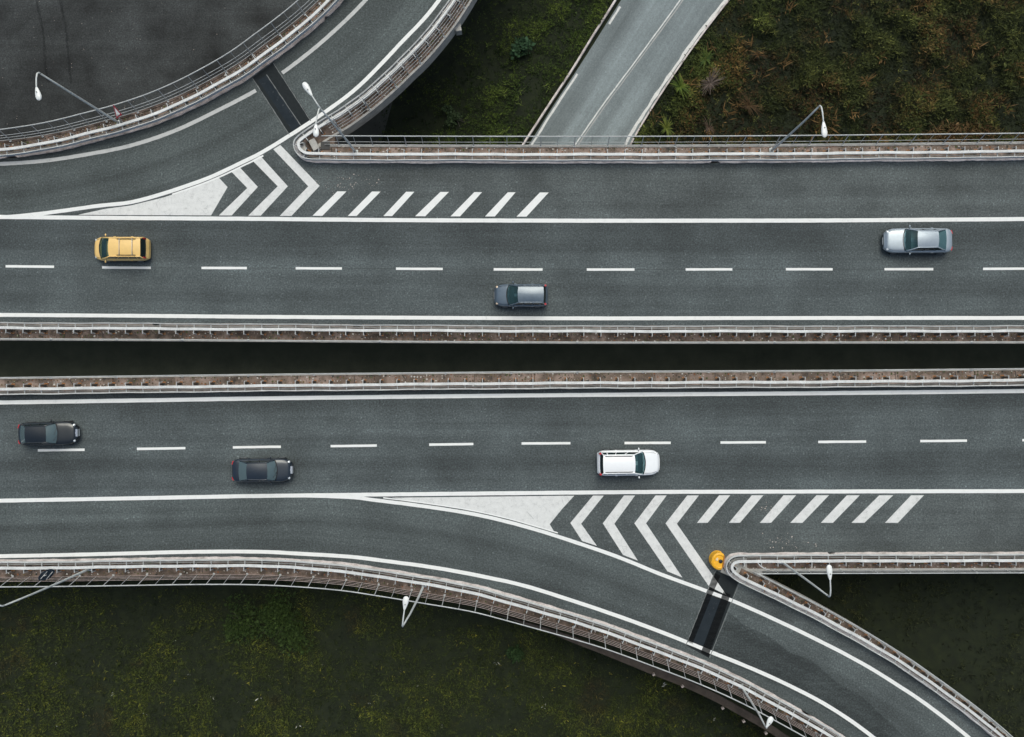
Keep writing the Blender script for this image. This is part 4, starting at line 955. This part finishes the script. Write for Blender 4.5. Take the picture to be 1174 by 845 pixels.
# very dark ground cover at bottom right
x, y, px, py = scatter(850, 1330, 640, 960, 60, 16)
g = fbm(x, y, .4, 53); k = rr_.random(len(x)) < np.clip(g*2.2-.8, .05, 1); x, y, g = x[k], y[k], g[k]
col = palette(np.clip(g*1.5-.5+rr_.normal(0,.15,len(x)), 0, 1), [(.010,.012,.006),(.016,.020,.008),(.026,.031,.010),(.055,.048,.018)])
o = leaves('ground_cover', x, y, cluster_z(x, y, .4, .4, 53), np.full(len(x), .18), col, 3, seed=7, aspect=.25, up=.8); tag(o, 'sparse dark ground cover in the corner at bottom right', 'ground cover', None, 'stuff')
def shrub(name, label, px, py, R, h, cols, n, size, aspect, seed, up=.8, cat='shrub', group=None, lobes=6):
    b = gw(px, py); root = empty(name, label, cat, b, 0, group); r = np.random.default_rng(seed)
    st = MB()
    for k in range(7):
        a = r.uniform(0, 6.28); e = r.uniform(.3, .8)*R
        st.tube([(0,0,0),(math.cos(a)*e*.4, math.sin(a)*e*.4, h*.5),(math.cos(a)*e, math.sin(a)*e, h*.8)], [.05,.035,.012], 5)
    st.build('stem', 'post_dark', root)
    X = []; Y = []; Zs = []
    cs = [(r.normal(0, R*.42), r.normal(0, R*.36), r.uniform(.35, .6)*R) for _ in range(lobes)]
    for k in range(n):
        cx_, cy_, cr = cs[r.integers(lobes)]; u = r.normal(0, 1, 3); u /= np.linalg.norm(u); rad = cr*r.uniform(.55, 1.05)
        X.append(cx_+u[0]*rad); Y.append(cy_+u[1]*rad); Zs.append(max(.05, h*.55+abs(u[2])*h*.5*r.uniform(.6,1.1)))
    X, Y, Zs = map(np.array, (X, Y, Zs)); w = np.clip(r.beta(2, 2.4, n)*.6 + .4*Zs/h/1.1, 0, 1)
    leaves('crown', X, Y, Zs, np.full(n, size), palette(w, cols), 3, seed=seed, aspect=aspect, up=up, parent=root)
def rosette(name, label, px, py, R, cols, n, seed, cat='plant', wid=.06, h=.5):
    b = gw(px, py); root = empty(name, label, cat, b); r = np.random.default_rng(seed); m = MB(); c = []
    for k in range(n):
        a = r.uniform(0, 6.28); L = R*r.uniform(.3, 1.25)*(.75+.3*math.sin(a*2+seed)); el = r.uniform(.25, 1.1); d = Vector((math.cos(a), math.sin(a), 0)); s_ = Vector((-d.y, d.x, 0))
        pts = [d*(L*t) + Vector((0,0,h + math.sin(el)*L*t*(1.4-t*.9))) for t in (0,.35,.7,1)]; ws = (wid*.5, wid, wid*.6, .008); k0 = len(m.v)
        v = []
        for p, w_ in zip(pts, ws): v += [p - s_*w_, p + s_*w_]
        m.add(v, [(0,1,3,2),(2,3,5,4),(4,5,7,6)]); cc_ = palette(np.array([r.random()]), cols)[0]; c += [cc_]*8
    o = m.build('leaves', 'foliage', root); ca = o.data.color_attributes.new('tint', 'FLOAT_COLOR', 'POINT')
    ca.data.foreach_set('color', np.hstack([np.array(c, np.float32), np.ones((len(c), 1), np.float32)]).ravel())
    MB().lathe([(.14,0),(.10,h)], n=8).build('stem', 'post_dark', root)
GR = [(.010,.018,.005),(.019,.033,.008),(.034,.055,.011)]
shrub('leafy_shrub', 'bright leafy green shrub in the meadow under the bottom slip road', 330, 706, 2.6, 1.4, GR, 1900, .15, .55, 31, lobes=22)
shrub('leafy_shrub', 'smaller bright green shrub left of the largest meadow shrub', 278, 712, 1.7, 1.0, GR, 800, .15, .55, 32, lobes=14)
shrub('low_shrub', 'low green shrub in the meadow right of the middle bottom lamp', 592, 750, 1.0, .7, [(.008,.018,.007),(.016,.033,.011),(.03,.055,.018)], 300, .16, .6, 33, lobes=4)
shrub('low_shrub', 'blue-green broadleaf shrub in the scrub left of the road below', 597, 58, 1.0, 1.0, [(.010,.022,.010),(.018,.040,.018),(.035,.07,.036)], 170, .22, .7, 34, lobes=5)
shrub('low_shrub', 'pale speckled leafy plant just above the railing, left of the road below', 524, 138, 1.0, .7, [(.012,.022,.009),(.025,.04,.017),(.055,.08,.04)], 170, .16, .7, 35, lobes=5)
rosette('palm_plant', 'bright green spiky plant right of the road below', 777, 104, 1.05, [(.020,.036,.006),(.045,.068,.010),(.075,.10,.016)], 90, 41, wid=.045, h=.9)
rosette('palm_plant', 'yellow-green spiky plant nearest the railing beside the road below', 762, 150, .95, [(.024,.036,.006),(.05,.066,.010),(.09,.10,.02)], 80, 42, wid=.04, h=.7)
rosette('palm_plant', 'green spiky plant above the grey dead brush', 806, 72, .9, [(.016,.032,.006),(.032,.05,.009),(.055,.072,.014)], 70, 43, wid=.045, h=.8)
rosette('dead_brush', 'grey-pink dead brush with thin bare twigs right of the road below', 811, 100, 1.15, [(.035,.025,.020),(.07,.053,.044),(.13,.105,.09)], 150, 44, 'dead brush', .018, .8)
rosette('dry_tuft', 'orange dry tuft in the scrub left of the top right lamp', 990, 96, .85, [(.045,.028,.010),(.095,.055,.018)], 46, 45, 'dry tuft', .022, .5)
rosette('dry_tuft', 'rust coloured dry tuft high in the scrub near the top right', 867, 66, .75, [(.035,.02,.008),(.075,.042,.016)], 40, 46, 'dry tuft', .022, .5)
rosette('dry_tuft', 'brown dry bush beside the top right lamp post base', 856, 124, 1.1, [(.026,.016,.008),(.06,.036,.016)], 90, 47, 'dry tuft', .02, .6)
rosette('dry_tuft', 'pinkish dry tuft between the spiky plants and the railing', 811, 149, .75, [(.04,.026,.018),(.085,.058,.042)], 55, 48, 'dry tuft', .02, .5)

# ------------------------------------------------------------------ light, sky, camera
sc = bpy.context.scene
wd = bpy.data.worlds.new('World'); sc.world = wd; wd.use_nodes = True
nt = wd.node_tree; bg = nt.nodes['Background']; sky = nt.nodes.new('ShaderNodeTexSky'); sky.sky_type = 'NISHITA'; sky.sun_disc = False
EL, AZ = math.radians(62), math.radians(8)        # sun to the north (top of the picture)
sky.sun_elevation = EL; sky.sun_rotation = AZ; sky.air_density = .6; sky.dust_density = 5; sky.ozone_density = 1.0
tn = nt.nodes.new('ShaderNodeMix'); tn.data_type = 'RGBA'; tn.blend_type = 'MULTIPLY'; tn.inputs[0].default_value = 1; tn.inputs[7].default_value = (.96, 1.05, .99, 1)
nt.links.new(sky.outputs[0], tn.inputs[6]); nt.links.new(tn.outputs[2], bg.inputs[0]); bg.inputs[1].default_value = .12
sun = bpy.data.lights.new('sun', 'SUN'); sun.energy = 0.75; sun.angle = math.radians(40); sun.color = (1, .99, .93)
so = bpy.data.objects.new('sun', sun); C.objects.link(so)
dirv = Vector((math.sin(AZ)*math.cos(EL), math.cos(AZ)*math.cos(EL), math.sin(EL)))
so.rotation_euler = dirv.to_track_quat('Z', 'Y').to_euler()
cam = bpy.data.cameras.new('camera'); co = bpy.data.objects.new('camera', cam); C.objects.link(co)
co.location = (0, 0, H); co.rotation_euler = (0, 0, 0); cam.sensor_width = 36; cam.lens = 36*H*S/1174; cam.clip_end = 3000; cam.clip_start = .5
sc.camera = co
sc.view_settings.view_transform = 'Standard'; sc.view_settings.look = 'None'; sc.view_settings.gamma = 1; sc.view_settings.exposure = 0.36
sc.cycles.max_bounces = 6; sc.cycles.transparent_max_bounces = 8; sc.cycles.use_denoising = True
